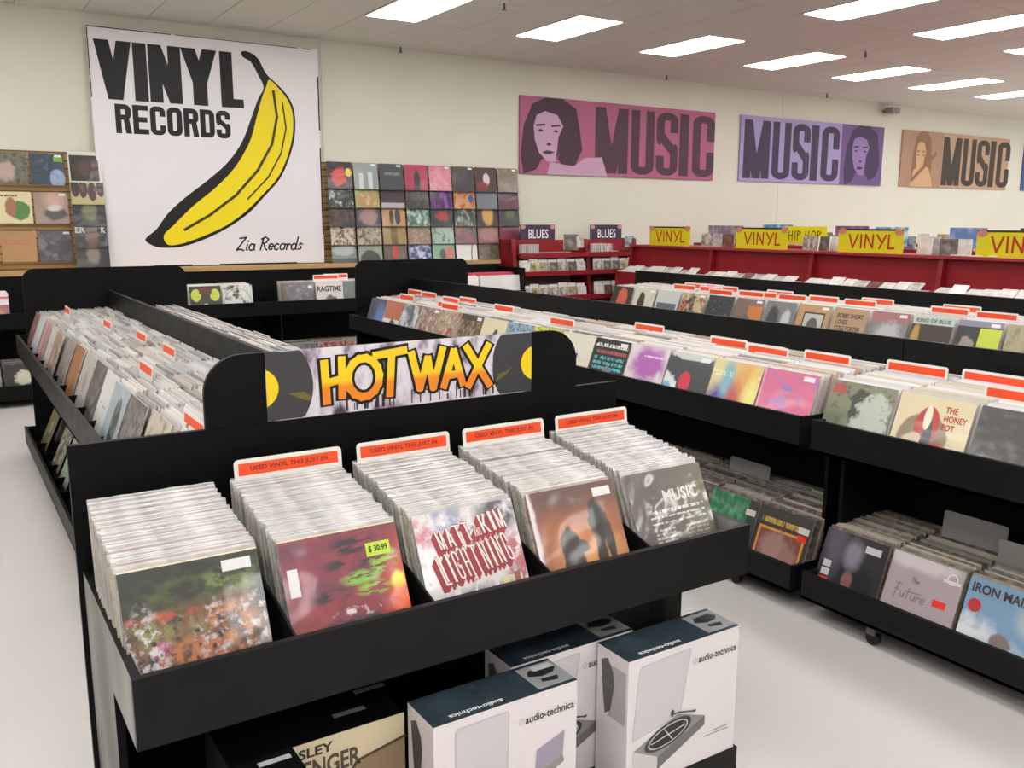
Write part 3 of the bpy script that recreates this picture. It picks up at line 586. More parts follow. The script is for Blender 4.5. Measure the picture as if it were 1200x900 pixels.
rec_txt(CR[8], 'lettering', 'BOBBY SHORT\nLOVES\nCOLE PORTER', -.38, .42, .76, .44, '3a2c26', .02)
rec_txt(CR[10], 'lettering', 'KING OF BLUE', -.42, .85, .84, .09, '3f484c', .02)
for i in range(15, 18): fillrow('x', 7.36-.3445*i-.165, 5.9, 6.42, .785, 20, 20, 8, rzx, PAL)
# --- divider cards in the long units
for i, (x, y) in enumerate([(0.78, 7.08), (0.88, 6.03), (0.94, 5.29), (0.95, 4.65), (0.74, 4.12), (0.68, 3.02)]):
    card((x, y, 1.035), rzx, .27, 'small white divider card with an orange strip in a bin behind the hot wax stand', 'orange cards behind the hot wax stand', h=.1 if i < 5 else .075)
for (x, y) in [(3.70, 7.42), (3.68, 7.10), (3.41, 6.99), (3.6, 6.56), (3.7, 6.45), (3.32, 6.06), (3.36, 6.2), (3.6, 5.73), (3.44, 4.76), (3.7, 4.2), (3.62, 3.46), (3.56, 3.13), (3.62, 2.81)]:
    card((x, y, 1.022), rzx, .275, h=.1, label= 'white divider card with an orange strip in the long bin', group='orange cards in the long bin')
for (x, y) in [(3.66, 2.36), (3.7, 2.02), (3.42, 1.76)]:
    card((x, y, 1.022), rzx, .3, h=.105, label= 'white divider card with an orange strip in the bin on casters', group='orange cards in the bin on casters')
for (x, y) in [(6.15, 6.48), (6.38, 6.57), (6.2, 6.17), (6.34, 6.11), (6.4, 6.35), (6.1, 5.58), (6.36, 5.48), (6.14, 5.47), (6.12, 5.14), (6.2, 4.88), (6.16, 4.5), (6.38, 4.5), (6.18, 3.76), (6.4, 3.8), (6.12, 3.38), (6.0, 5.85)]:
    card((x, y, 1.03), rzx, .3, h=.11, label= 'white divider card with an orange strip before the red shelves', group='orange cards before the red shelves')
for (x, y, zc) in [(3.6, 3.24, .40), (3.6, 2.8, .33), (3.6, 1.99, .44), (3.5, 1.69, .42)]:
    card((x, y, zc), rzx, .28, 'blank grey divider card in the low bins', 'grey cards in the low bins', grey=True, h=.08)
# ------------------------------------------------------------------ HOT WAX stand
HX0, HX1 = .268, 2.085; HY0, HY1 = 1.86, 2.55; HT, HB = .814, .652
t = thing('hot_wax_stand', ((HX0+HX1)/2, 2.2, 0), 'black end stand holding five bins of used records above boxed turntables', 'display stand')
box('back_panel', M_BLACK, t, .255, 2.1, HY1, HY1+.02, .0, 1.163)
box('tray_front', M_BLACK2, t, HX0, HX1, HY0, HY0+.018, HB, HT)
MB().prism([(HY0+.018, HB), (HY1, HB), (HY1, .732), (HY0+.018, .683)], lambda u, v, q: (HX0+.02+q, u, v), HX1-HX0-.04).build('tray_bottom', M_BLACK, t)
for x in (HX0, HX1-.02):
    q = MB().box(x, x+.02, HY0+.018, HY1, HB, HT); q.m = [0, 0, 0, 0, 1, 0]; q.build('tray_side', [M_BLACK2, M_SCUFF], t)
for k in range(1, 5):
    x = HX0+.3634*k; MB().prism([(HY0+.018, HB+.015), (HY1, HB+.015), (HY1, HT+.1), (HY0+.2, HT+.02), (HY0+.018, HT-.03)], lambda u, v, q_: (x+q_, u, v), .006).build('bin_divider', M_BLACK, t)
for x, sc_ in ((HX0, 1), (HX1-.02, 0)):
    q = MB().box(x, x+.02, 2.15, HY1, 0, HB); q.m = [0, 0, 0, 0, 1, 0]; q.build('side_panel', [M_BLACK, M_SCUFF], t)
bevel(box('base_plinth', M_BLACK2, t, .36, 1.96, 1.752, HY1, 0, .152), .003)
box('lower_back', M_BLACK, t, HX0+.02, HX1-.02, HY1-.03, HY1, .15, HB)
MB().prism(rounded(.612, 1.915, 1.163, 1.37, .11), lambda u, v, q: (u, HY1+.004+q, v), .018).build('header_board', M_BLACK, t)
# sign
SY0 = HY1-.003
t2 = thing('hot_wax_sign', (1.25, SY0, 1.163), 'hot wax sign with painted yellow and orange lettering between two half records', 'sign')
def splat():
    mt, nt, b = newmat('spray_print'); N = nt.nodes; L = nt.links
    tc = N.new('ShaderNodeTexCoord'); mp = N.new('ShaderNodeMapping'); mp.inputs['Scale'].default_value = (9, 1, 5); mp.inputs['Rotation'].default_value = (0, .6, 0)
    no = N.new('ShaderNodeTexNoise'); no.inputs['Scale'].default_value = 1.3; no.inputs['Detail'].default_value = 5
    L.new(tc.outputs['Object'], mp.inputs[0]); L.new(mp.outputs[0], no.inputs['Vector'])
    r = N.new('ShaderNodeValToRGB'); e = r.color_ramp.elements; e[0].position = .36; e[0].color = hx('4a3d4c'); e[1].position = .41; e[1].color = hx('9a8aa2')
    for p, c in ((.46, 'cfc6d4'), (.52, 'e2dde6'), (.62, 'd8d2de'), (.68, 'a698b0')):
        q = e.new(p); q.color = hx(c)
    L.new(no.outputs[0], r.inputs[0]); L.new(r.outputs[0], b.inputs['Base Color']); b.inputs['Roughness'].default_value = .35
    return mt
box('board', splat(), t2, .788, 1.716, SY0, SY0+.004, 1.166, 1.372)
OS = (0, SY0, 0)
def clipx(P, lo, hi): return [(min(max(u, lo), hi), v) for u, v in P]
for cx, lo, hi in ((.762, .788, .93), (1.735, 1.56, 1.716)):
    R_ = .168 if cx < 1 else .178
    P = [p for p in ell(cx, 1.265, R_, R_*1.0, 64) if lo-.001 <= p[0] <= hi+.001 or True]
    P = [(min(max(u, lo), hi), min(max(v, 1.168), 1.371)) for u, v in P]
    d = flat('half_record', [P], OS, X3, Z3, flatm('3e3d42', .35), t2, .0006)
    P = [(min(max(u, lo), hi), v) for u, v in ell(cx, 1.265, .062, .06, 40)]
    flat('record_label', [P], OS, X3, Z3, flatm('f2d21a', .4), d, .0014)
    if cx < 1: flat('groove_glint', [[(.85, 1.245), (.9, 1.245), (.92, 1.232), (.918, 1.215), (.89, 1.225)]], OS, X3, Z3, flatm('6d6732', .35), d, .0013)
    else: flat('groove_glint', [[(1.645, 1.262), (1.615, 1.245), (1.572, 1.235), (1.578, 1.215), (1.61, 1.232)]], OS, X3, Z3, flatm('6d6732', .35), d, .0013)
drips = []
for i in range(34):
    x = 1.0+rnd.random()*.6; drips.append(rect(x, 1.172, x+.003+.003*rnd.random(), 1.19+.035*rnd.random()))
flat('paint_drips', drips, OS, X3, Z3, flatm('2c2530', .5), t2, .0006, kind='stuff')
HW = {'H': [[(.05, .95), (.12, .0)], [(.8, 1.0), (.78, .1)], [(.1, .45), (.8, .52)]], 'O': [arc(.5, .5, .42, .42, 80, 440, 14)], 'T': [[(-.05, .93), (1.05, 1.0)], [(.56, .95), (.46, .02)]],
      'W': [[(-.05, .95), (.22, .1), (.5, .8)], [(.5, .8), (.68, .08), (1.02, 1.0)]], 'A': [[(.5, 1.0), (.0, .0)], [(.5, 1.0), (.95, .02)], [(.18, .3), (.8, .34)]], 'X': [[(.02, 1), (.95, .0)], [(.92, 1.0), (.1, .02)]]}
mt, nt, b = newmat('two_tone_paint'); N = nt.nodes; tc = N.new('ShaderNodeTexCoord'); sp = N.new('ShaderNodeSeparateXYZ'); mr = N.new('ShaderNodeMapRange')
mr.inputs[1].default_value = .085; mr.inputs[2].default_value = .105; mx = N.new('ShaderNodeMix'); mx.data_type = 'RGBA'; mx.inputs[6].default_value = hx('ee8a1e'); mx.inputs[7].default_value = hx('f4cf1c')
nt.links.new(tc.outputs['Object'], sp.inputs[0]); nt.links.new(sp.outputs[2], mr.inputs[0]); nt.links.new(mr.outputs[0], mx.inputs[0]); nt.links.new(mx.outputs[2], b.inputs['Base Color']); b.inputs['Roughness'].default_value = .4
for ch, x, z, ww, hh in (('H', .962, 1.205, .075, .13), ('O', 1.03, 1.198, .125, .145), ('T', 1.135, 1.205, .095, .14), ('W', 1.262, 1.205, .105, .135), ('A', 1.372, 1.215, .075, .115), ('X', 1.455, 1.205, .095, .135)):
    st = [[(x+u*ww, z+v*hh) for u, v in s] for s in HW[ch]]
    lo = flat('letter', sum((line(s, .025, True) for s in st), []), OS, X3, Z3, mt, t2, .0024)
    flat('letter_outline', sum((line(s, .043, True) for s in st), []), OS, X3, Z3, M_INK, lo, .0014)
# its records, one by one
TINT = [noisem('jacket_%d' % i, c1, c2, 22, .32, stretch=(.35, 1, 1), spec=.6, lo=.4, hi=.6, bump=.2) for i, (c1, c2) in enumerate([('e6e2e0', 'b9b4b2'), ('dcd8d8', 'c4bfbe'), ('e9e2d2', 'cfc4ae'), ('d2cecb', 'a39d9a'), ('e3e0e3', '9fa0a4'), ('ded9d5', '8b8683'), ('ece9e6', 'd9d4d0'), ('cfc0b6', 'e2dcd8'), ('b06a66', 'dcd2ce'), ('e8e4e2', '6e6a6c'), ('c9d0d6', 'e4e2e4'), ('2f2c30', 'c9c4c2'), ('dcd0b4', 'e8e2d4')])]
for mt in TINT:
    for e in mt.node_tree.nodes['Color Ramp'].color_ramp.elements: e.color = tuple(v*.79 for v in e.color[:3]) + (1,)
TWORD = ['white', 'pale grey', 'cream', 'mid grey', 'silver grey', 'grey streaked', 'bright white', 'dusty beige', 'reddish', 'black flecked white', 'bluish white', 'dark', 'tan cream']
TW = [6, 6, 4, 4, 4, 2, 7, 3, 1, 2, 3, 1, 2]
M_FILM = noisem('clear_film', 'cfcccf', 'f4f2f3', 40, .16, stretch=(.5, 1, 1), spec=.8, bump=.5)
M_FILM.node_tree.nodes['Principled BSDF'].inputs['Alpha'].default_value = .4
films = []
for k in range(5):
    mb = MB(); n = 12; r2 = random.Random(k)
    for i in range(n+1):
        x = -.158+.316*i/n; d = r2.uniform(-.001, .002); h = r2.uniform(.0005, .004)
        mb.v += [(x, -.0030, .290), (x, -.0032+d*.3, .3142), (x, -.001+d, .3145+h)]
    for i in range(n):
        a = i*3
        for j in range(2): mb.f.append((a+j, a+3+j, a+4+j, a+1+j)); mb.m.append(0)
    films.append(mb.mesh('plastic_sleeve', [M_FILM]))
H_COV = [('dark garden sleeve with orange and white coral-like blooms', '22251f', [Em(.1, .8, .5, .16, '46522c', 5, 8, .44, .62, 1), Em(.28, .8, .2, .1, '6f8044', 8, 12, .46, .6, 2), Em(.0, .3, .6, .36, '74503a', 6, 6, .38, .52, 3), Em(-.22, .54, .26, .12, '7d7c46', 12, 12, .42, .56, 4), Em(.22, .46, .2, .22, 'b06e3c', 12, 12, .42, .56, 5), Em(-.08, .3, .26, .14, 'b8683c', 12, 12, .44, .56, 6), Em(-.25, .63, .3, .035, 'a84638', 14, 14, .42, .55, 7), El(-.27, .4, .06, .05, 'b04a80', .5, .6), Em(-.38, .36, .14, .3, 'c9c5ca', 16, 16, .48, .6, 8), Em(.1, .42, .12, .26, 'bfb8c0', 16, 16, .5, .62, 9), Em(.38, .45, .12, .25, 'c9c4c8', 16, 16, .5, .62, 10), Em(.0, .35, .6, .36, '242120', 13, 13, .55, .66, 11), Rc(-.5, .5, .985, 1, 'd9d2b8')], [('d9d7dc', .33, .90, .068, .026)]),
 ('crimson painted sleeve with green streaks, yellow price sticker', '86303f', [Nz(2, 4, .42, .6, '6a3046', 1), Nz(3, 3, .5, .75, 'a23c44', 9), El(.46, .1, .14, .6, 'cf5230', .6, .4), El(-.4, .06, .34, .2, 'b8623a', .6, .5), Em(.16, .86, .26, .08, '2a2029', 4, 16, .46, .56, 4), Em(.05, .72, .2, .05, '2a2029', 4, 16, .46, .56, 5), Em(-.14, .5, .16, .05, '2c232c', 5, 16, .46, .56, 6), Em(.34, .7, .12, .1, '86bb3e', 6, 20, .48, .54, 7), Em(.12, .6, .14, .05, '7fb548', 6, 20, .46, .54, 8), Em(.22, .5, .14, .05, '86bb3e', 6, 20, .46, .54, 10), El(.44, .52, .06, .07, 'e2d82c', .3, .7), El(.46, .32, .1, .14, 'e2561f', .5, .5), Em(.05, .27, .3, .05, '3a3440', 6, 14, .42, .54, 11), Em(.1, .35, .24, .04, 'd6ced2', 10, 14, .52, .62, 12), Rc(-.5, .5, .985, 1, 'ddd0a8')], [('b9d84a', .31, .80, .066, .034), ('dcdade', -.42, .66, .026, .068)]),
 ('white collage sleeve with leaning red block lettering', 'd9d3d6', [Em(.32, .88, .2, .16, '55535f', 6, 6, .36, .5, 1), Em(-.2, .93, .18, .1, '9098b4', 6, 6, .4, .55, 2), Em(-.42, .85, .12, .12, 'c4788a', 6, 6, .4, .52, 3), Em(.42, .4, .12, .3, 'b5616c', 8, 8, .44, .54, 4), Em(.1, .45, .6, .7, '9a97a2', 13, 13, .58, .64, 6), Rc(.22, .44, .2, .34, 'd3cda0'), Rc(.36, .42, .1, .36, '96404a'), Em(.0, .16, .5, .14, '77747a', 14, 9, .46, .52, 7)], None),
 ('fiery orange brown sleeve with two dark figures', '74463a', [El(.0, .42, .5, .4, 'b5683a', .7, .4), El(.1, .2, .34, .24, 'd2924a', .7, .6), El(-.05, .98, .6, .22, '5f4340', .6, .4), El(-.14, .46, .1, .17, '221b1b', .1, .7), El(-.06, .3, .05, .16, '2a1f1c', .15, .7), El(-.2, .28, .05, .16, '2a1f1c', .15, .7), El(-.02, .44, .1, .06, '221b1b', .15, .8), El(.22, .62, .1, .2, '221b1b', .1, .6), El(.2, .36, .06, .24, '2a1f1c', .15, .7), El(.32, .4, .05, .22, '2a1f1c', .15, .7), El(-.5, .6, .05, .6, 'd9ccd0', .3, .6)], [('dad8dc', .34, .9, .066, .026)]),
 ('brown sleeve with pale lettering under glossy plastic', '574848', [El(.5, .3, .4, .7, '66664e', .7, .3), Tx(-.3, .42, .57, .62, 1, 'd3ccc6', .46), Tx(-.3, .42, .52, .55, 1, 'd3ccc6', .45), Tx(-.3, .42, .46, .49, 1, 'cfc8c2', .45), Tx(-.28, -.02, .12, .43, 8, 'b5aca8', .44), Tx(.12, .42, .22, .43, 5, '9d958a', .46)], None)]
HG = 'records filed in the five bins of the hot wax stand'
names = ['dark garden sleeve', 'crimson painted sleeve', 'white collage sleeve', 'fiery figures sleeve', 'brown lettered sleeve']
NB = 44
for k in range(5):
    xc = HX0+.3634*(k+.5)-.012
    d, c, ly, st = H_COV[k]
    o = record(art('h%d' % k, c, ly, rough=.35, coat=.8, bump=.14 if k < 4 else .3, cior=1.5 if k < 4 else 1.9, nsoft=0), (xc, 1.93, .690), math.radians(25), .0, d+', front of the hot wax stand', 'front covers of the hot wax stand', sticker=st)
    H_COV[k] = o
    for i in range(1, NB):
        f = i/(NB-1); y = 1.938+(2.405-1.938)*f; ln = math.radians(25-16*f+rnd.uniform(-.7, .7))
        ti = rnd.choices(range(13), TW)[0]; o = record(TINT[ti], (xc+rnd.uniform(-.005, .005), y, .690+.036*f+rnd.uniform(-.004, .005)), ln, rnd.uniform(-.012, .012), '%s sleeve in clear plastic filed behind the %s' % (TWORD[ti], names[k]), 'records behind the '+names[k])
        fo = bpy.data.objects.new('plastic_sleeve', films[rnd.randrange(5)]); col.objects.link(fo); fo.parent = o
    if k: card((xc+.01, 2.43, 1.0), 0, .315, 'white divider card with an orange used vinyl strip behind the %s' % names[k], 'orange strip cards in the hot wax stand', h=.093, txt_='USED VINYL THIS JUST IN', lean=.12)
W[H_COV[1]] = Vector((0, 0, 0))
W[H_COV[4]] = Vector((0, 0, 0)); rec_txt(H_COV[4], 'lettering', 'MUSIC', -.08, .66, .46, .13, 'e0d8d4', .03)
txt('lettering', '$ 30.99', (.31*.315-.026, -.0036, .80*.315-.009), (1, 0, 0), (0, 0, 1), .052, .018, M_INK, H_COV[1], .0006, bold=.02)
# leaning block letters of the collage sleeve
W[H_COV[2]] = Vector((0, 0, 0)); lt = []; sh_ = []
def word(s, x, y, cw, ch, gap, rise):
    for c_ in s:
        if c_ != ' ':
            g = place(glyph(c_, .26, .07), x, y, cw if c_ != 'I' else cw*.4, ch, -.25*ch); lt.extend(g)
            for q in range(-1, 8): sh_.extend([[(u-.0016*q, v-.0026*q) for u, v in p] for p in g])
        x += (cw if c_ != 'I' else cw*.4)+gap; y += rise
word('MATT', -.09, .212, .02, .052, .008, .003); word('KIM', .048, .232, .024, .054, .009, .003); word('AND', .02, .228, .006, .022, .002, .001)
word('LIGHTNING', -.096, .118, .018, .078, .0105, .0035)
flat('lettering_shadow', sh_, (0, -.0023, 0), (1, 0, 0), (0, 0, 1), flatm('9c3b46', .4), H_COV[2], .0004)
flat('lettering', lt, (0, -.0023, 0), (1, 0, 0), (0, 0, 1), flatm('e4dcdc', .4), H_COV[2], .0018)
# ------------------------------------------------------------------ boxes under the stand
M_BOXW = flatm('ddd6da', .35); M_BOXT = noisem('teal_print', '26323a', '35434c', 5, .25, spec=.6)
M_TTG = flatm('8d8a8a', .4); M_TTD = flatm('3a393b', .4); M_TTL = flatm('c9c4c6', .35)
def tbox(x0, y0, z0, label, laptop=False):
    w_, d_, h_ = .43, .14, .40
    t = thing('turntable_box', (x0+w_/2, y0+d_/2, z0), label, 'box', 'boxed turntables')
    bevel(box('carton', M_BOXW, t, x0, x0+w_, y0, y0+d_, z0, z0+h_), .0015)
    tp = box('printed_top', M_BOXT, t, x0, x0+w_, y0, y0+d_, z0+h_, z0+h_+.0006)
    O = (x0, y0, z0); F = ((1, 0, 0), (0, 0, 1))
    TO = (x0+w_, y0+d_, z0+h_+.0006); TF = ((-1, 0, 0), (0, -1, 0))
    flat('top_picture', [rect(.0, .012, .115, .128)], TO, *TF, flatm('8f9092', .35), tp, .0004)
    flat('top_picture_shape', [[(.01, .05), (.03, .03), (.09, .035), (.105, .06), (.07, .075), (.03, .07)], [(.03, .09), (.08, .085), (.085, .1), (.04, .11)]], TO, *TF, flatm('26272a', .35), tp, .0009)
    txt('top_lettering', 'audio-technica', (x0+.21, y0+.028, z0+h_+.0006), (-1, 0, 0), (0, -1, 0), .155, .016, flatm('dcdfe2'), tp, .0006, bold=.02)
    txt('brand_lettering', 'audio-technica', (x0+.265, y0, z0+.325), *F, .155, .022, M_INK, t, .0008, bold=.015)
    flat('brand_mark', line(ell(.252, .335, .007, .009, 16)+[(.259, .335)], .0014)+line([(.248, .33), (.256, .341)], .0012), O, *F, flatm('a9a4a8'), t, .0008)
    # turntable picture: lid, plinth, platter, arm
    lid = [(.02, .153), (.04, .362), (.047, .372), (.228, .381), (.234, .375), (.20, .182)]
    if laptop: lid = [(.06, .0), (.06, .365), (.068, .375), (.21, .378), (.215, .37), (.205, .0)]
    flat('picture_lid', [lid], O, *F, flatm('c9c3c9', .3), t, .0006)
    flat('picture_lid_edge', line(lid+[lid[0]], .0022), O, *F, flatm('b0aab0', .3), t, .0008)
    if laptop:
        flat('picture_laptop', [[(.30, .24), (.39, .27), (.385, .2), (.295, .17)]], O, *F, flatm('9c93a6', .4), t, .0008)
        flat('picture_laptop_base', [[(.22, .13), (.295, .17), (.385, .2), (.39, .18), (.3, .14), (.23, .115)]], O, *F, M_TTG, t, .0009)
        return t
    p = flat('picture_plinth', [[(.024, .12), (.116, .075), (.30, .148), (.19, .187)]], O, *F, M_TTG, t, .001)
    flat('picture_plinth_side', [[(.024, .12), (.116, .075), (.116, .034), (.024, .072)]], O, *F, M_TTL, p, .0012)
    flat('picture_plinth_front', [[(.116, .075), (.30, .148), (.30, .118), (.116, .034)]], O, *F, flatm('6d6a6a', .4), p, .0012)
    def rotell(rx, ry, a=13): return [(.155+u*math.cos(math.radians(a))-v*math.sin(math.radians(a)), .134+u*math.sin(math.radians(a))+v*math.cos(math.radians(a))) for u, v in ell(0, 0, rx, ry, 32)]
    flat('picture_platter', [rotell(.092, .036)], O, *F, M_TTD, p, .0014)
    flat('picture_ring', [rotell(.078, .029)], O, *F, M_TTL, p, .0017)
    flat('picture_mat', [rotell(.073, .0255)], O, *F, flatm('242326', .4), p, .002)
    flat('picture_mark', line([(.09, .122), (.22, .146)], .0035)+line([(.14, .153), (.17, .116)], .0035), O, *F, M_TTL, p, .0023)
    flat('picture_arm', line([(.17, .19), (.19, .192), (.25, .178)], .005)+[ell(.168, .196, .007, .012, 12), ell(.255, .177, .008, .004, 10)], O, *F, flatm('4a494b', .4), p, .0023)
    flat('small_print', [rect(.30, .075, .4, .079), rect(.33, .085, .4, .089)], O, *F, flatm('9a959a'), t, .0008)
    flat('blue_line', line([(.03, .012), (.17, .018)], .002), O, *F, flatm('7a86b0'), t, .0008)
    # side picture
    flat('side_picture', [[(.02, .36), (.05, .375), (.075, .34), (.08, .3), (.065, .22), (.04, .2), (.03, .26)]], (x0, y0+d_, z0), (0, -1, 0), (0, 0, 1), flatm('5a5759', .4), t, .0008)
    flat('side_panel_print', [rect(.055, .2, .13, .36)], (x0, y0+d_, z0), (0, -1, 0), (0, 0, 1), flatm('b0aab0', .4), t, .0006)
    return t
tbox(1.515, 1.756, .1525, 'white turntable carton standing at the right end of the plinth')
tbox(1.225, 1.905, .1525, 'white turntable carton pushed back behind the two front ones')
b1 = tbox(.908, 1.756, .1525, 'white turntable carton printed with a laptop and a dust cover', laptop=True)
flat('side_picture', [[(.02, .36), (.05, .375), (.075, .34), (.08, .3), (.065, .22), (.04, .2), (.03, .26)]], (.908, 1.896, .1525), (0, -1, 0), (0, 0, 1), flatm('4a4749', .4), b1, .0008)
flat('price_label', [rect(.012, .02, .075, .045)], (1.338, 1.896, .5531), (-1, 0, 0), (0, -1, 0), flatm('b9babc', .4), b1, .0012)
t = thing('cream_turntable_box', (.69, 2.0, .1525), 'black topped carton with a cream front and brown lettering', 'box')
box('carton', M_BLACK, t, .46, .9, 1.9, 2.12, .1525, .527)
fr = box('printed_front', flatm('cdbfa0', .4), t, .47, .9, 1.899, 1.9, .153, .526)
OC = (.46, 1.899, .1525)
txt('lettering', 'CROSLEY', (.535, 1.899, .486), X3, Z3, .175, .026, flatm('2b2623'), fr, .0008, bold=.03)
txt('lettering', 'MESSENGER', (.53, 1.899, .428), X3, Z3, .25, .05, flatm('4a4038'), fr, .0008, bold=.03)
txt('lettering', 'PORTABLE TURNTABLE', (.545, 1.899, .402), X3, Z3, .2, .018, flatm('b0452f'), fr, .0008, bold=.02)
flat('case_picture', [[(.285, .0), (.285, .25), (.31, .285), (.44, .31), (.44, 0)]], OC, X3, Z3, flatm('8a755c', .5), fr, .0008)
flat('case_picture_edge', line([(.285, .0), (.285, .25), (.31, .285), (.44, .31)], .008), OC, X3, Z3, flatm('4a3c30', .5), fr, .0012)
for (x, y) in ((.74, 1.965), (.93-.1, 2.045)): box('price_label', flatm('77767a', .35), t, x, x+.085, y, y+.017, .527, .5278)
t = thing('dark_box', (.48, 1.82, .1525), 'plain black carton at the left end of the plinth', 'box')
bevel(box('carton', M_BLACK, t, .37, .605, 1.757, 1.885, .1525, .538), .002)
box('price_label', flatm('b5b4b8', .35), t, .515, .59, 1.845, 1.862, .538, .5388)
# ------------------------------------------------------------------ wall racks of albums
def wallrec(x, z, mat, label, group, lean=8, y=10.36, st=None):
    record(mat, (x, y, z), math.radians(lean), 0, label, group, sticker=[st] if st else None)
PALW = [[('black with a red creature and yellow sun', '1e1719', [El(-.05, .45, .3, .35, 'c0221c', .1, .8), El(.36, .6, .12, .16, 'd3c31c', .05, .1)]), ('pale grey with two towers', '8f9798', [Rc(-.3, -.12, 0, .6, 'c6cbca'), Rc(.08, .26, 0, .65, 'c6cbca')]), ('charcoal with grey lettering', '3b3c40', [Tx(-.3, .35, .55, .75, 1, '7d7f84', .42)]), ('magenta with a dark figure', 'a62a4f', [El(.02, .3, .14, .5, '2c1a22', .1, .3)]), ('rose pink', 'c46a7f', [Nz(5, 5, .5, .6, 'd68d9c', 3)]), ('dark plum', '3a3236', []), ('dark red with a white cup shape', '3d2426', [El(.02, .5, .16, .25, 'cfc8c8', .1, .2), El(-.2, .2, .3, .2, '7a2a2c', .3, .5)]), ('olive brown photo', '6f6453', [Nz(4, 4, .5, .6, '8d8170', 5)])],
 [('black with white scrawls', '1f2224', [Nz(7, 7, .58, .62, 'b9c0be', 5)]), ('lime and tan painting', '9a9a56', [El(.0, .3, .5, .3, 'b08a5c', .4, .6), Nz(5, 5, .56, .64, 'c9c08c', 2)]), ('deep purple with a white lower band', '35202c', [Rc(-.5, .5, 0, .2, 'b0a9ac')]), ('black camouflage photo', '242422', [Nz(9, 9, .55, .6, '55564a', 4)]), ('violet lettered', '2b1840', [Nz(5, 2, .5, .56, '8a3ab5', 4)]), ('orange and red gig poster', 'c09060', [Nz(4, 6, .5, .56, 'a8402c', 6), El(.3, .4, .12, .15, '34508f', .05, .1)]), ('slate blue grey', '69717a', []), ('burgundy', '54203a', [Nz(4, 4, .5, .65, '6d3048', 3)])],
 [('dark band photo', '2b2c30', [Nz(6, 4, .5, .6, '6b4a44', 7)]), ('navy carnival', '353a58', [El(.0, .4, .36, .4, '9a7a74', .2, .6)]), ('sand coloured band', 'b58a5c', [El(-.1, .35, .1, .3, '2b2624', .08, .4), El(.16, .35, .12, .3, '2b2624', .08, .4)]), ('green and white', '3f6a5a', [Nz(5, 5, .5, .56, 'b5c4ba', 2)]), ('dark green with red lips', '1f2c30', [El(.0, .4, .3, .2, 'a03034', .2, .6)]), ('black green zigzag', '23302a', [Nz(8, 4, .54, .58, 'a9b5a4', 3)]), ('amber face', '2c2a2c', [El(.0, .5, .26, .5, 'c69a4c', .2, .3)]), ('charcoal with an olive crest', '34363a', [El(.05, .5, .22, .2, '5c6444', .3, .6)])],
 [('cream collage of faces', 'c7b9a4', [Nz(9, 8, .5, .54, '6a4a40', 3)]), ('tan crowd', 'a99a84', [Nz(10, 8, .5, .56, '4a4036', 5)]), ('mustard door', '9a8250', [Rc(-.16, .12, 0, .7, '6d5830')]), ('brown group', '8f7466', [Nz(8, 8, .5, .6, 'b39a8a', 7)]), ('pale mint sketch', '9fb5a4', [Nz(6, 6, .56, .6, '5a6a60', 2)]), ('teal and red stripes', '5a5c60', [Nz(8, 2, .5, .56, 'a0564c', 3)]), ('faded red temple', '8a5a5a', [El(.0, .4, .4, .3, 'a07a74', .2, .5)]), ('raspberry', '7a3a4a', [Rc(.1, .5, 0, .6, '6a2f42')])],
 [('grey spaceship', '6f7a76', [El(-.02, .5, .44, .2, 'a9b0ae', .2, .2), Rc(-.5, .5, 0, .2, '3c4042')]), ('grey green hill', '8a9484', [El(.0, .0, .44, .5, '3a3e3c', .05, .1)]), ('brown with a red mark', '5c5048', [El(.0, .4, .14, .3, 'b0342c', .1, .4)]), ('blue comic', '34447c', [Nz(5, 5, .48, .54, 'b5c0d6', 4)]), ('mint with a pink figure', '86a992', [El(.25, .3, .2, .3, 'c0766c', .2, .5), El(-.05, .3, .14, .2, '4a5a50', .2, .5)]), ('white with a black curve', 'd9d5d6', [El(.9, .2, .7, 1.0, '26242a', .02, 0), El(.95, .2, .7, 1.0, 'd9d5d6', .02, 0)]), ('brown forest', '5c5448', [Nz(6, 8, .5, .6, '7d7460', 3)]), ('taupe photo', '6a5f58', [Nz(5, 5, .5, .6, '8f8580', 5)])]]
rk = thing('wall_record_rack', (5.35, 10.4, 1.2), 'rack of five rows of albums beside the large vinyl sign', 'record rack')
for r in range(5):
    z = 2.44-.325-r*.222
    box('rack_shelf', M_CHROME, rk, 4.03, 6.74, 10.30-.012*r, 10.423, z-.008, z-.003)
    for c_ in range(8):
        d, c, ly = PALW[r][c_]
        wallrec(4.20+c_*.339, z, art('w%d%d' % (r, c_), c, ly, coat=.35), d+' album in the rack beside the vinyl sign', 'albums in the rack beside the vinyl sign', 9, 10.325-.018*r, WS if (r+c_) % 3 else None)
# left of the sign
WL = [[('grey green foliage photo', '6b6a5a', [Nz(7, 7, .5, .6, '3a3a34', 2), El(-.1, .4, .24, .3, 'b09a94', .2, .6)]), ('dark blue concert', '2f3a4c', [El(.28, .2, .22, .3, '8fa3c4', .1, .1), Nz(5, 5, .6, .7, '5a6a80', 3), Rc(.2, .46, .74, .92, '6fae3a')])],
 [('cream with a green bird', 'd6cca0', [El(.15, .4, .28, .3, '4a7a3c', .08, .3), El(-.1, .5, .16, .3, '9a6a4a', .1, .4), Tx(-.46, .1, .84, .94, 1, '8a3a30', .44)]), ('faded pink street photo', '9a8478', [El(.1, .8, .3, .3, 'c9a090', .5, .4), El(.1, .3, .3, .2, '4a4248', .2, .6), El(.1, .5, .2, .1, 'cfc4c0', .3, .5)])],
 [('plain kraft brown', 'ad8355', [Tx(-.4, .3, .55, .72, 2, 'b86a50', .44)]), ('charcoal rose', '4a464c', [Nz(6, 6, .54, .64, '7a747c', 5)])]]
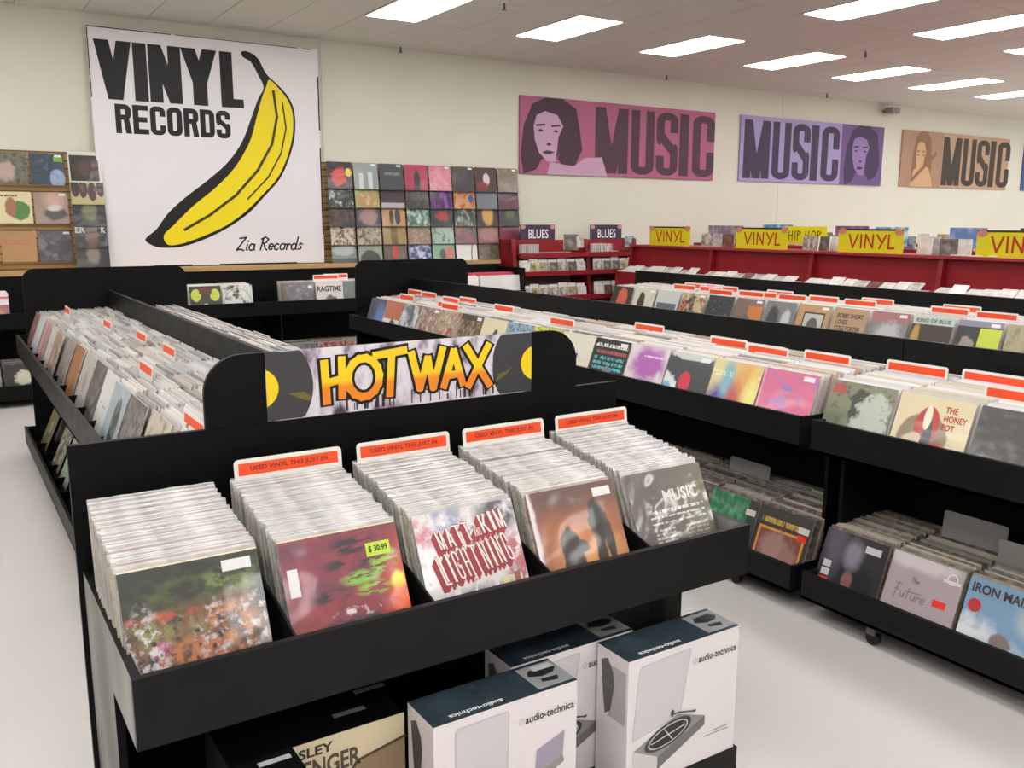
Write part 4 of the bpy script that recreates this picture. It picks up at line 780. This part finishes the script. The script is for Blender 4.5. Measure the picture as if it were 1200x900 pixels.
for r in range(3):
    z = 2.43-.345-r*.385
    for c_ in range(2):
        d, c, ly = WL[r][c_]
        wallrec(.78+c_*.335-.03+.01*r, z, art('l%d%d' % (r, c_), c, ly, coat=.35), d+' album on the bare slat wall', 'albums on the slat wall', 5, 10.39, WS if c_ else None)
    bk = box('slat_shelf', flatm('8f7752', .4), None, .4, 1.27, 10.36, 10.423, z-.012, z-.004, label='short clear shelf lip under a pair of albums, %s row of the slat wall' % ('top', 'middle', 'bottom')[r], cat='shelf')
WC = [('white with a black box picture', 'd3cfca', [Rc(-.46, .4, .04, .88, '262220'), El(.0, .5, .3, .25, '4a2c28', .3, .6)]), ('yellow green with four dark heads', 'b5a97c', [El(-.36, .55, .13, .3, '3a2a24', .05, .2), El(-.12, .5, .13, .3, '4a2f28', .05, .2), El(.14, .42, .13, .3, '4a2f28', .05, .2), El(.4, .55, .13, .3, '3a2a24', .05, .2)]), ('black with an olive figure', '1d1c1e', [El(.0, .5, .22, .3, '6a6a44', .2, .5), Rc(.24, .46, .72, .84, '5f9a3a')]), ('black with a bronze head', '1a191b', [El(.02, .4, .2, .42, '5c4434', .15, .3)]), ('black with an old portrait', '232224', [El(.0, .5, .2, .3, '7a7060', .2, .4)])]
for r, (d, c, ly) in enumerate(WC):
    z = 2.44-.325-r*.222
    wallrec(1.43, z, art('k%d' % r, c, ly, coat=.35), d+' album in the column touching the vinyl sign', 'albums in the column touching the vinyl sign', 9, 10.325-.018*r, WS if r > 1 else None)
bpy.context.view_layer.update()
o = [q for q in col.objects if q.get('label', '').startswith('black with a bronze head')][0]
rec_txt(o, 'lettering', 'ER', -.47, .5, .3, .2, 'c9c4bc', .03); rec_txt(o, 'lettering', 'K', .3, .5, .14, .2, 'c9c4bc', .03)
# ------------------------------------------------------------------ black wall bins
t = thing('wall_bin', (2.6, 9.9, 0), 'long black two-tier record bin along the back wall', 'record bin')
WB0, WB1 = -1.2, 6.28
box('back_panel', M_BLACK, t, WB0, WB1, 10.1, 10.12, .08, 1.19)
for z0, z1 in ((.74, .885), (.07, .21)):
    box('tray_front', M_BLACK, t, WB0, WB1, 9.45, 9.468, z0, z1)
    box('tray_bottom', M_BLACK, t, WB0, WB1, 9.468, 10.1, z0, z0+.012)
for x in (WB0, .3, 1.8, 3.12, 4.6, WB1-.02): box('upright', M_BLACK, t, x, x+.02, 9.47, 10.1, .082 if x not in (.3,) else .082, 1.16 if x in (WB0, WB1-.02) else .88)
x = WB0+.345
while x < WB1-.1: box('bin_divider', M_BLACK, t, x-.003, x+.003, 9.47, 10.09, .755, .84); x += .345
WBC = [(.42, 'white sleeve with a pinkish picture and a red band', 'd6cfd0', [Rc(-.5, .5, 0, .66, 'a06a74'), El(.2, .3, .2, .24, 'c98a5a', .2, .4), Rc(-.3, .5, .84, .9, 'd8486a'), El(-.25, .2, .2, .2, '7d8aa8', .3, .5)]),
       (2.36, 'black sleeve with lime yellow shapes', '1d201c', [El(-.3, .7, .16, .2, 'b9c93a', .05, .2), El(.3, .7, .16, .2, 'b9c93a', .05, .2), El(.0, .25, .12, .18, 'b9c93a', .05, .2), Rc(-.2, .2, .75, .95, '6a2420')]), (2.69, 'black and white photo sleeve with a ring', 'cfcfcd', [El(.0, .4, .46, .5, '9a9a98', .02, 0), El(.0, .4, .43, .47, 'd3d3d0', .02, 0), Nz(4, 4, .55, .6, '3c3c3a', 3)]),
       (3.37, 'mottled grey box sleeve', '6a666c', [Nz(7, 7, .5, .6, '8d888e', 3), Rc(.3, .44, .8, .9, 'cfccd0')]), (3.71, 'white sleeve titled ragtime', 'cfc9c6', [El(.05, .35, .2, .2, '6a5a58', .1, .8), El(.2, .3, .24, .06, '8a7a78', .1, .6)]), (4.03, 'grey sleeve with a red edge', '6a6f70', [Rc(.1, .5, 0, 1, 'b5604c')])]
for i, (x, d, c, ly) in enumerate(WBC):
    record(art('wb%d' % i, c, ly), (x, 9.50, .757), math.radians(9), 0, d+' in the wall bin', 'covers in the wall bin', sticker=None)
    fillrow('y', x, 9.51, 9.8, .757, 14, 9, 6, 0, ['d8d4d2', 'cfcac6', 'c4bfbb', 'e2dedb'] if i < 3 else ['b5aaa0', '9a8f86', 'c9c3bd'])
o = [q for q in col.objects if q.get('label', '').startswith('white sleeve titled ragtime')][0]
rec_txt(o, 'lettering', 'RAGTIME', -.45, .66, .9, .2, '3a2422', .03)
for x in (3.7, 3.86): card((x, 9.72 if x > 3.8 else 9.6, 1.045), 0, .3, 'white divider card with an orange strip in the wall bin', 'orange cards in the wall bin', h=.1)
record(art('wlow0', '3a3a38', [El(.0, .6, .24, .2, 'c9c6b4', .2, .8)]), (.64, 9.5, .083), math.radians(9), 0, 'dark sleeve with a pale flower in the lower wall bin', 'covers in the lower wall bin')
record(art('wlow1', '8a7a78', [Nz(5, 5, .5, .6, 'c9b9a4', 3)]), (.30, 9.5, .083), math.radians(9), 0, 'greyish pink sleeve in the lower wall bin', 'covers in the lower wall bin')
for x in (.3, .64): fillrow('y', x, 9.51, 9.9, .085, 14, 9, 6, 0, PALD)
for i, x in enumerate((3.38, 3.72, 4.06)):
    record(art('wl%d' % i, ('6b6a66', '8a3a34', '9a4a40')[i], [Nz(5, 5, .5, .6, 'a8a29a', i)]), (x, 9.5, .083), math.radians(9), 0, ('grey', 'brick red', 'faded red')[i]+' sleeve in the lower wall bin', 'covers in the lower wall bin')
    fillrow('y', x, 9.51, 9.9, .083, 14, 9, 6, 0, PALD)
for i, x in enumerate((5.5, 5.84, 6.1)):
    fillrow('y', x, 9.50, 9.9, .757, 12, 9, 6, 0, ['d8d4d2', 'c9485c', 'd0687a', 'e2dedb'])
    for k in range(2): record(flatm(('c43a50', 'd0506a')[k], .4), (x-.03+.05*k, 9.62+.12*k, .79), math.radians(8), .05-.1*k, 'pinkish red card sleeve in the wall bin beside the red blues shelf', 'red sleeves beside the blues shelf', me=LPM)
# stuff mesh of the filed rows
me = bpy.data.meshes.new('filed_record_rows'); me.from_pydata(RV, [], RF)
ca = me.color_attributes.new('sleeve', 'FLOAT_COLOR', 'CORNER'); buf = []
for p, c in zip(RF, RC): buf += list(c)*len(p)
ca.data.foreach_set('color', buf)
mt, nt, b = newmat('filed_sleeves'); N = nt.nodes; L = nt.links
an = N.new('ShaderNodeVertexColor'); an.layer_name = 'sleeve'; tc = N.new('ShaderNodeTexCoord'); no = N.new('ShaderNodeTexNoise'); no.inputs['Scale'].default_value = 28; L.new(tc.outputs['Object'], no.inputs['Vector'])
mx = N.new('ShaderNodeMix'); mx.data_type = 'RGBA'; mr = N.new('ShaderNodeMapRange'); mr.inputs[1].default_value = .48; mr.inputs[2].default_value = .62; mr.inputs[4].default_value = .22
L.new(no.outputs[0], mr.inputs[0]); L.new(mr.outputs[0], mx.inputs[0]); L.new(an.outputs[0], mx.inputs[6]); mx.inputs[7].default_value = hx('dfdcda'); L.new(mx.outputs[2], b.inputs['Base Color'])
b.inputs['Roughness'].default_value = .3; b.inputs['Specular IOR Level'].default_value = .6; me.materials.append(mt); me.update()
o = bpy.data.objects.new('filed_record_rows', me); col.objects.link(o); setp(o, 'rows of filed records behind the front covers of the long bins', 'records', None, 'stuff')
# ------------------------------------------------------------------ CDs
CDM = MB().box(-.071, .071, -.005, .005, 0, .125); CDM.m = [1, 1, 0, 1, 1, 1]; CDM = CDM.mesh('cd_case', [M_WHITE, M_CARD])
CDC = [art('cd%d' % i, c, [Nz(2.5, 2.5, .42, .62, c2, i)], coat=.3, size=.142) for i, (c, c2) in enumerate([('d8d4d2', 'b9b4b0'), ('4a4644', '8a827c'), ('6a6460', 'c9c0b8'), ('8a5a4c', '3a302c'), ('5a6a7a', 'a9b3bb'), ('c9b98a', '6a5a40'), ('2f2e30', '77747a'), ('9a9494', 'd3cfcc'), ('e0dcda', 'c9c4c0'), ('b0a48c', '5c5444')])]
def cd(x, y, z, lean, rz, label, group, mat=None, sc_=1):
    o = bpy.data.objects.new('cd_case', CDM); col.objects.link(o); o.location = (x, y, z); o.rotation_euler = (-math.radians(lean), 0, rz); o.scale = (sc_,)*3
    o.material_slots[0].link = 'OBJECT'; o.material_slots[0].material = mat or rnd.choice(CDC); return setp(o, label, 'CD case', group)
# ---- blues shelf against the wall
t = thing('blues_shelf', (7.4, 10.1, 0), 'red metal shelf unit against the back wall topped by blues signs', 'shelf unit')
BX0, BX1 = 6.40, 8.5
box('back_panel', flatm('8d8783', .7), t, BX0, BX1, 10.3, 10.32, .1, 1.3)
box('upper_back', M_RED, t, BX0, BX1, 10.02, 10.04, 1.33, 1.49)
for x in (BX0, 7.60, BX1-.04):
    MB().prism([(9.75, .0), (10.3, .0), (10.3, 1.5), (9.98, 1.5)], lambda u, v, q: (x+q, u, v), .05 if x > BX0 else .06).build('upright', M_RED, t)
for z, y0 in ((1.31, 9.86), (1.075, 9.80), (.745, 9.77), (.4, 9.73)):
    box('shelf', M_RED, t, BX0+.06, BX1, y0+.02, 10.28, z-.012, z); box('shelf_lip', M_RED, t, BX0+.06, BX1, y0, y0+.02, z-.05, z+.012)
for z, y0, nm in ((1.076, 9.84, 'middle'), (.746, 9.81, 'lower')):
    x = BX0+.14; k = 0
    while x < BX1-.1:
        if not (7.5 < x < 7.72):
            cd(x, y0+.012, z, 8, 0, 'CD case in the front row on the %s red shelf under the blues signs' % nm, 'CDs on the %s blues shelf' % nm)
            box('cd_divider', M_CARD, None, x-.07, x+.07, y0+.06, y0+.0615, z+.001, z+.15+rnd.uniform(0, .03), label='white divider card behind the CDs on the %s red shelf' % nm, cat='divider card', group='white cards on the %s blues shelf' % nm)
        x += .152
for i in range(9): cd(BX0+.12+i*.03, 9.93, 1.311, 0, math.radians(78), 'CD case filed upright on the top red shelf under the first blues sign', 'CDs on the top blues shelf')
for i in range(7): cd(7.68+i*.035, 9.93, 1.311, 0, math.radians(70), 'CD case filed upright on the top red shelf beside the uprights', 'CDs beside the upright of the blues shelf')
for x, z, c in ((7.38, 1.50, 1), (7.56, 1.50, 7), (8.02, 1.40, 2), (8.42, 1.5, 4)): cd(x, 10.0, z-.15 if x < 7.5 else z-.12, 5, 0, 'album-sized box propped above the red blues shelf', 'boxes propped on the blues shelf', CDC[c], 1.7 if x < 7.5 else 1.2)
for x0, lab in ((6.58, 'dark purple blues sign over the left half of the red shelf'), (7.74, 'dark purple blues sign partly hidden by propped cases')):
    s = thing('blues_sign', (x0+.28, 10.05, 1.49), lab, 'sign'); bevel(box('board', flatm('3d2f4a', .5), s, x0, x0+.56, 10.045, 10.06, 1.45, 1.69), .003)
    fl = [ell(x0+.04, 1.66, .04, .028, 10), ell(x0+.52, 1.66, .04, .028, 10)]; flat('corner_flower', fl, (0, 10.045, 0), X3, Z3, flatm('c98a7a'), s, .0015)
    txt('lettering', 'BLUES', (x0+.13, 10.045, 1.51), X3, Z3, .32, .12, flatm('e6e2e4'), s, .002, bold=.01)
# ---- red gondola with vinyl signs
DX = 8.0
ys = [9.43, 7.95, 6.46, 4.98, 3.5, 2.0]
labs = ['red shelf section at the blues end of the aisle', 'red shelf section under the hip hop sign', 'red shelf section next beyond the hip hop sign', 'red shelf section where discs lie on the top', 'red shelf section far along the aisle']
for k in range(5):
    y1, y0 = ys[k], ys[k+1]; t = thing('red_shelf_section', (8.1, (y0+y1)/2, 0), labs[k], 'shelf unit')
    box('back_panel', M_RED, t, DX, DX+.02, y0, y1, .1, 1.41)
    box('top_shelf', M_RED, t, DX-.06, DX+.5, y0, y1, 1.41, 1.43)
    box('top_edge', flatm('a3333c', .35), t, DX-.075, DX-.06, y0, y1, 1.408, 1.434)
    MB().prism([(DX-.30, .0), (DX, .0), (DX, 1.408), (DX-.05, 1.408), (DX-.09, 1.12), (DX-.30, 1.08)], lambda u, v, q: (u, y1-.05+q, v), .05).build('upright', M_RED, t)
    box('shelf', M_CARD, t, DX-.30, DX, y0+.001, y1-.051, 1.085, 1.1)
    box('kick_panel', M_RED, t, DX-.30, DX-.28, y0+.001, y1-.051, 0, 1.085)
    box('rear_body', M_RED, t, DX+.02, DX+.5, y0+.001, y1-.001, 0, 1.2)
    y = y1-.16
    while y > y0+.1:
        cd(DX-.24+rnd.uniform(-.02, .02), y, 1.101, 62+rnd.uniform(-12, 8), -math.pi/2+rnd.uniform(-.12, .12), 'white backed disc case on the low ledge of the red shelves', 'disc cases on the red shelf ledge', CDC[rnd.choice((0, 8, 8, 0, 8, 7, 3))])
        y -= .15
    z = 1.43
signs = [(9.16, 8.40, 'yellow vinyl sign standing at the blues end of the red shelves'), (7.63, 6.86, 'yellow vinyl sign standing beside the hip hop sign'), (6.19, 5.43, 'yellow vinyl sign standing clear between two uprights'), (4.69, 3.9, 'yellow vinyl sign standing far along the red shelves')]
HWV = [(.8, [[(.05, 1), (.35, 0), (.7, 1)]]), (.4, [[(.15, 1), (.15, 0)]]), (.85, [[(.05, 0), (.08, 1), (.6, .02), (.62, 1)]]), (.8, [[(.05, 1), (.35, .5)], [(.7, 1), (.25, 0)]]), (.6, [[(.1, 1), (.08, .02), (.5, .04)]])]
M_YEL = flatm('ddd01e', .4)
for ya, yb, lab in signs:
    s = thing('vinyl_shelf_sign', (DX+.05, (ya+yb)/2, 1.43), lab, 'sign'); wd = ya-yb
    bevel(box('board', M_YEL, s, DX+.045, DX+.055, yb, ya, 1.431, 1.675), .002)
    O = (DX+.045, ya, 1.431); F = ((0, -1, 0), (0, 0, 1))
    L_ = []; x = wd*.17
    for adv, ss in HWV:
        for q in ss: L_ += line([(x+u*.16, .05+v*.135) for u, v in q], .02)
        x += adv*.16
    flat('lettering', L_, O, *F, flatm('b5301e', .45), s, .0015)
    flat('border', [rect(0, .225, wd, .244)], O, *F, flatm('3a2f2c', .45), s, .001)
    for cx in (.05, wd-.05): flat('corner_flower', [ell(cx, .215, .05, .035, 12)], O, *F, flatm('d0826a', .5), s, .002)
s = thing('hip_hop_sign', (DX+.45, 6.9, 1.43), 'yellow hip hop sign behind the vinyl sign', 'sign'); ya, yb = 7.25, 6.66
box('board', M_YEL, s, DX+.45, DX+.46, yb, ya, 1.49, 1.69)
box('stand', M_CHROME, s, DX+.46, DX+.468, (ya+yb)/2-.02, (ya+yb)/2+.02, 1.43, 1.6)
L_ = []; x = .06; hh = []
for adv, ss in [(.6, [[(.05, 1), (.05, 0)], [(.4, 1), (.4, 0)], [(.05, .5), (.4, .5)]]), (.3, [[(.1, 1), (.1, 0)]]), (.55, [[(.05, 0), (.05, 1), (.38, .8), (.05, .5)]]), (.3, None), (.6, [[(.05, 1), (.05, 0)], [(.4, 1), (.4, 0)], [(.05, .5), (.4, .5)]]), (.65, [arc(.28, .5, .24, .48, 0, 360, 12)]), (.55, [[(.05, 0), (.05, 1), (.38, .8), (.05, .5)]])]:
    if ss is None: hh.append(L_); L_ = []
    for q in ss or []: L_ += line([(x+u*.13, .04+v*.11) for u, v in q], .012)
    x += adv*.135
for q in hh+[L_]: flat('lettering', q, (DX+.45, ya, 1.49), (0, -1, 0), (0, 0, 1), flatm('3a3412', .45), s, .0015)
# discs, boards and far fittings behind the red shelves
for i, (y, c) in enumerate(((8.25, 2), (8.12, 7), (8.02, 6), (7.9, 3), (7.72, 6), (6.75, 2), (6.62, 2), (6.52, 1), (6.42, 8), (5.3, 8), (5.22, 7), (5.12, 8), (5.05, 1), (4.95, 0), (9.36, 4))):
    cd(DX+.2+.05*(i % 3), y, 1.431, 4, -math.pi/2+rnd.uniform(-.5, .5), 'disc case standing loose on top of the red shelves', 'loose discs on top of the red shelves', CDC[c], 1.25)
for i, y in enumerate((4.85, 4.7, 4.55)):
    o = cd(DX+.15, y, 1.432+.0*i, -88, -math.pi/2+.3*i, 'white disc case lying flat on top of the red shelves', 'flat discs on top of the red shelves', CDC[8]); o.location.z = 1.437
for k, (x0, x1, y0, y1) in enumerate(((9.9, 10.5, 2.5, 10.2), (12.2, 12.8, 2.5, 10.2))):
    t = thing('far_red_shelf', ((x0+x1)/2, 6, 0), 'red shelf row standing %s behind the vinyl signs' % ('directly', 'farthest')[k], 'shelf unit')
    box('body', M_RED, t, x0, x1, y0, y1, 0, 1.3); box('top_shelf', M_RED, t, x0-.05, x1+.05, y0, y1, 1.38, 1.42); 
    for yy in (y0, (y0+y1)/2, y1-.05): box('upright', M_RED, t, x0+.2, x1-.2, yy, yy+.05, 1.3, 1.38)
    for j in range(22):
        yy = y1-.2-j*(y1-y0-.4)/22
        cd(x0+.12+rnd.uniform(-.05, .05), yy, 1.421, 4, -math.pi/2+rnd.uniform(-.3, .3), 'disc case standing on the red shelf row %s behind the vinyl signs' % ('directly', 'farthest')[k], 'discs on far red shelf %d' % (k+1), None, 1.2)
def far_board(x, ya, yb, z0, z1, c, lab, accent=None, word=None):
    z1 -= .12; s = thing('header_board', (x, (ya+yb)/2, 1.42), lab, 'sign')
    box('board', noisem('board_print', c, accent or c, 9, .4, .45, .6), s, x, x+.012, yb, ya, 1.45, z1); box('stand', M_CHROME, s, x+.012, x+.05, (ya+yb)/2-.05, (ya+yb)/2+.05, 1.42, 1.47)
    if word: txt('lettering', word, (x, ya-.1*(ya-yb), z1-.14), (0, -1, 0), (0, 0, 1), (ya-yb)*.8, .09, flatm('e3d6d2'), s, .002, bold=.02)
far_board(10.0, 10.05, 9.35, 1.62, 1.80, '8a7a94', 'mauve picture board behind the vinyl sign at the blues end', 'b5a5b0')
far_board(10.0, 8.98, 8.45, 1.60, 1.82, '4a9ac4', 'bright blue picture board with a pale swirl', 'b9dcec')
far_board(10.0, 7.75, 7.25, 1.64, 1.81, '7a5a86', 'plum picture board rising behind the hip hop sign', 'a07aa8')
far_board(10.0, 7.15, 6.7, 1.58, 1.8, '5aa5cc', 'light blue picture board by the hip hop sign', 'd6e8ee')
far_board(10.0, 6.16, 5.72, 1.6, 1.8, '6a8ac0', 'blue picture board behind the clear vinyl sign', '9ab0d8')
far_board(10.0, 5.35, 5.0, 1.55, 1.8, '3a3550', 'dark violet board with pale characters', None, 'R')
far_board(10.0, 5.0, 4.82, 1.52, 1.78, 'b04a5a', 'plain rose red board by the black one', None)
far_board(10.0, 4.8, 4.58, 1.52, 1.68, '141517', 'small black monitor-like board', '1c2a24')
far_board(10.0, 4.32, 3.98, 1.6, 1.79, '6a2a38', 'maroon board reading rock', None, 'ROCK')
far_board(10.0, 3.8, 3.35, 1.5, 1.8, '5a4a8a', 'violet header board by the last vinyl sign', 'b58aa0')
far_board(12.3, 4.4, 3.7, 1.62, 1.82, '8a5a7a', 'pinkish far header board', 'c09ab0')
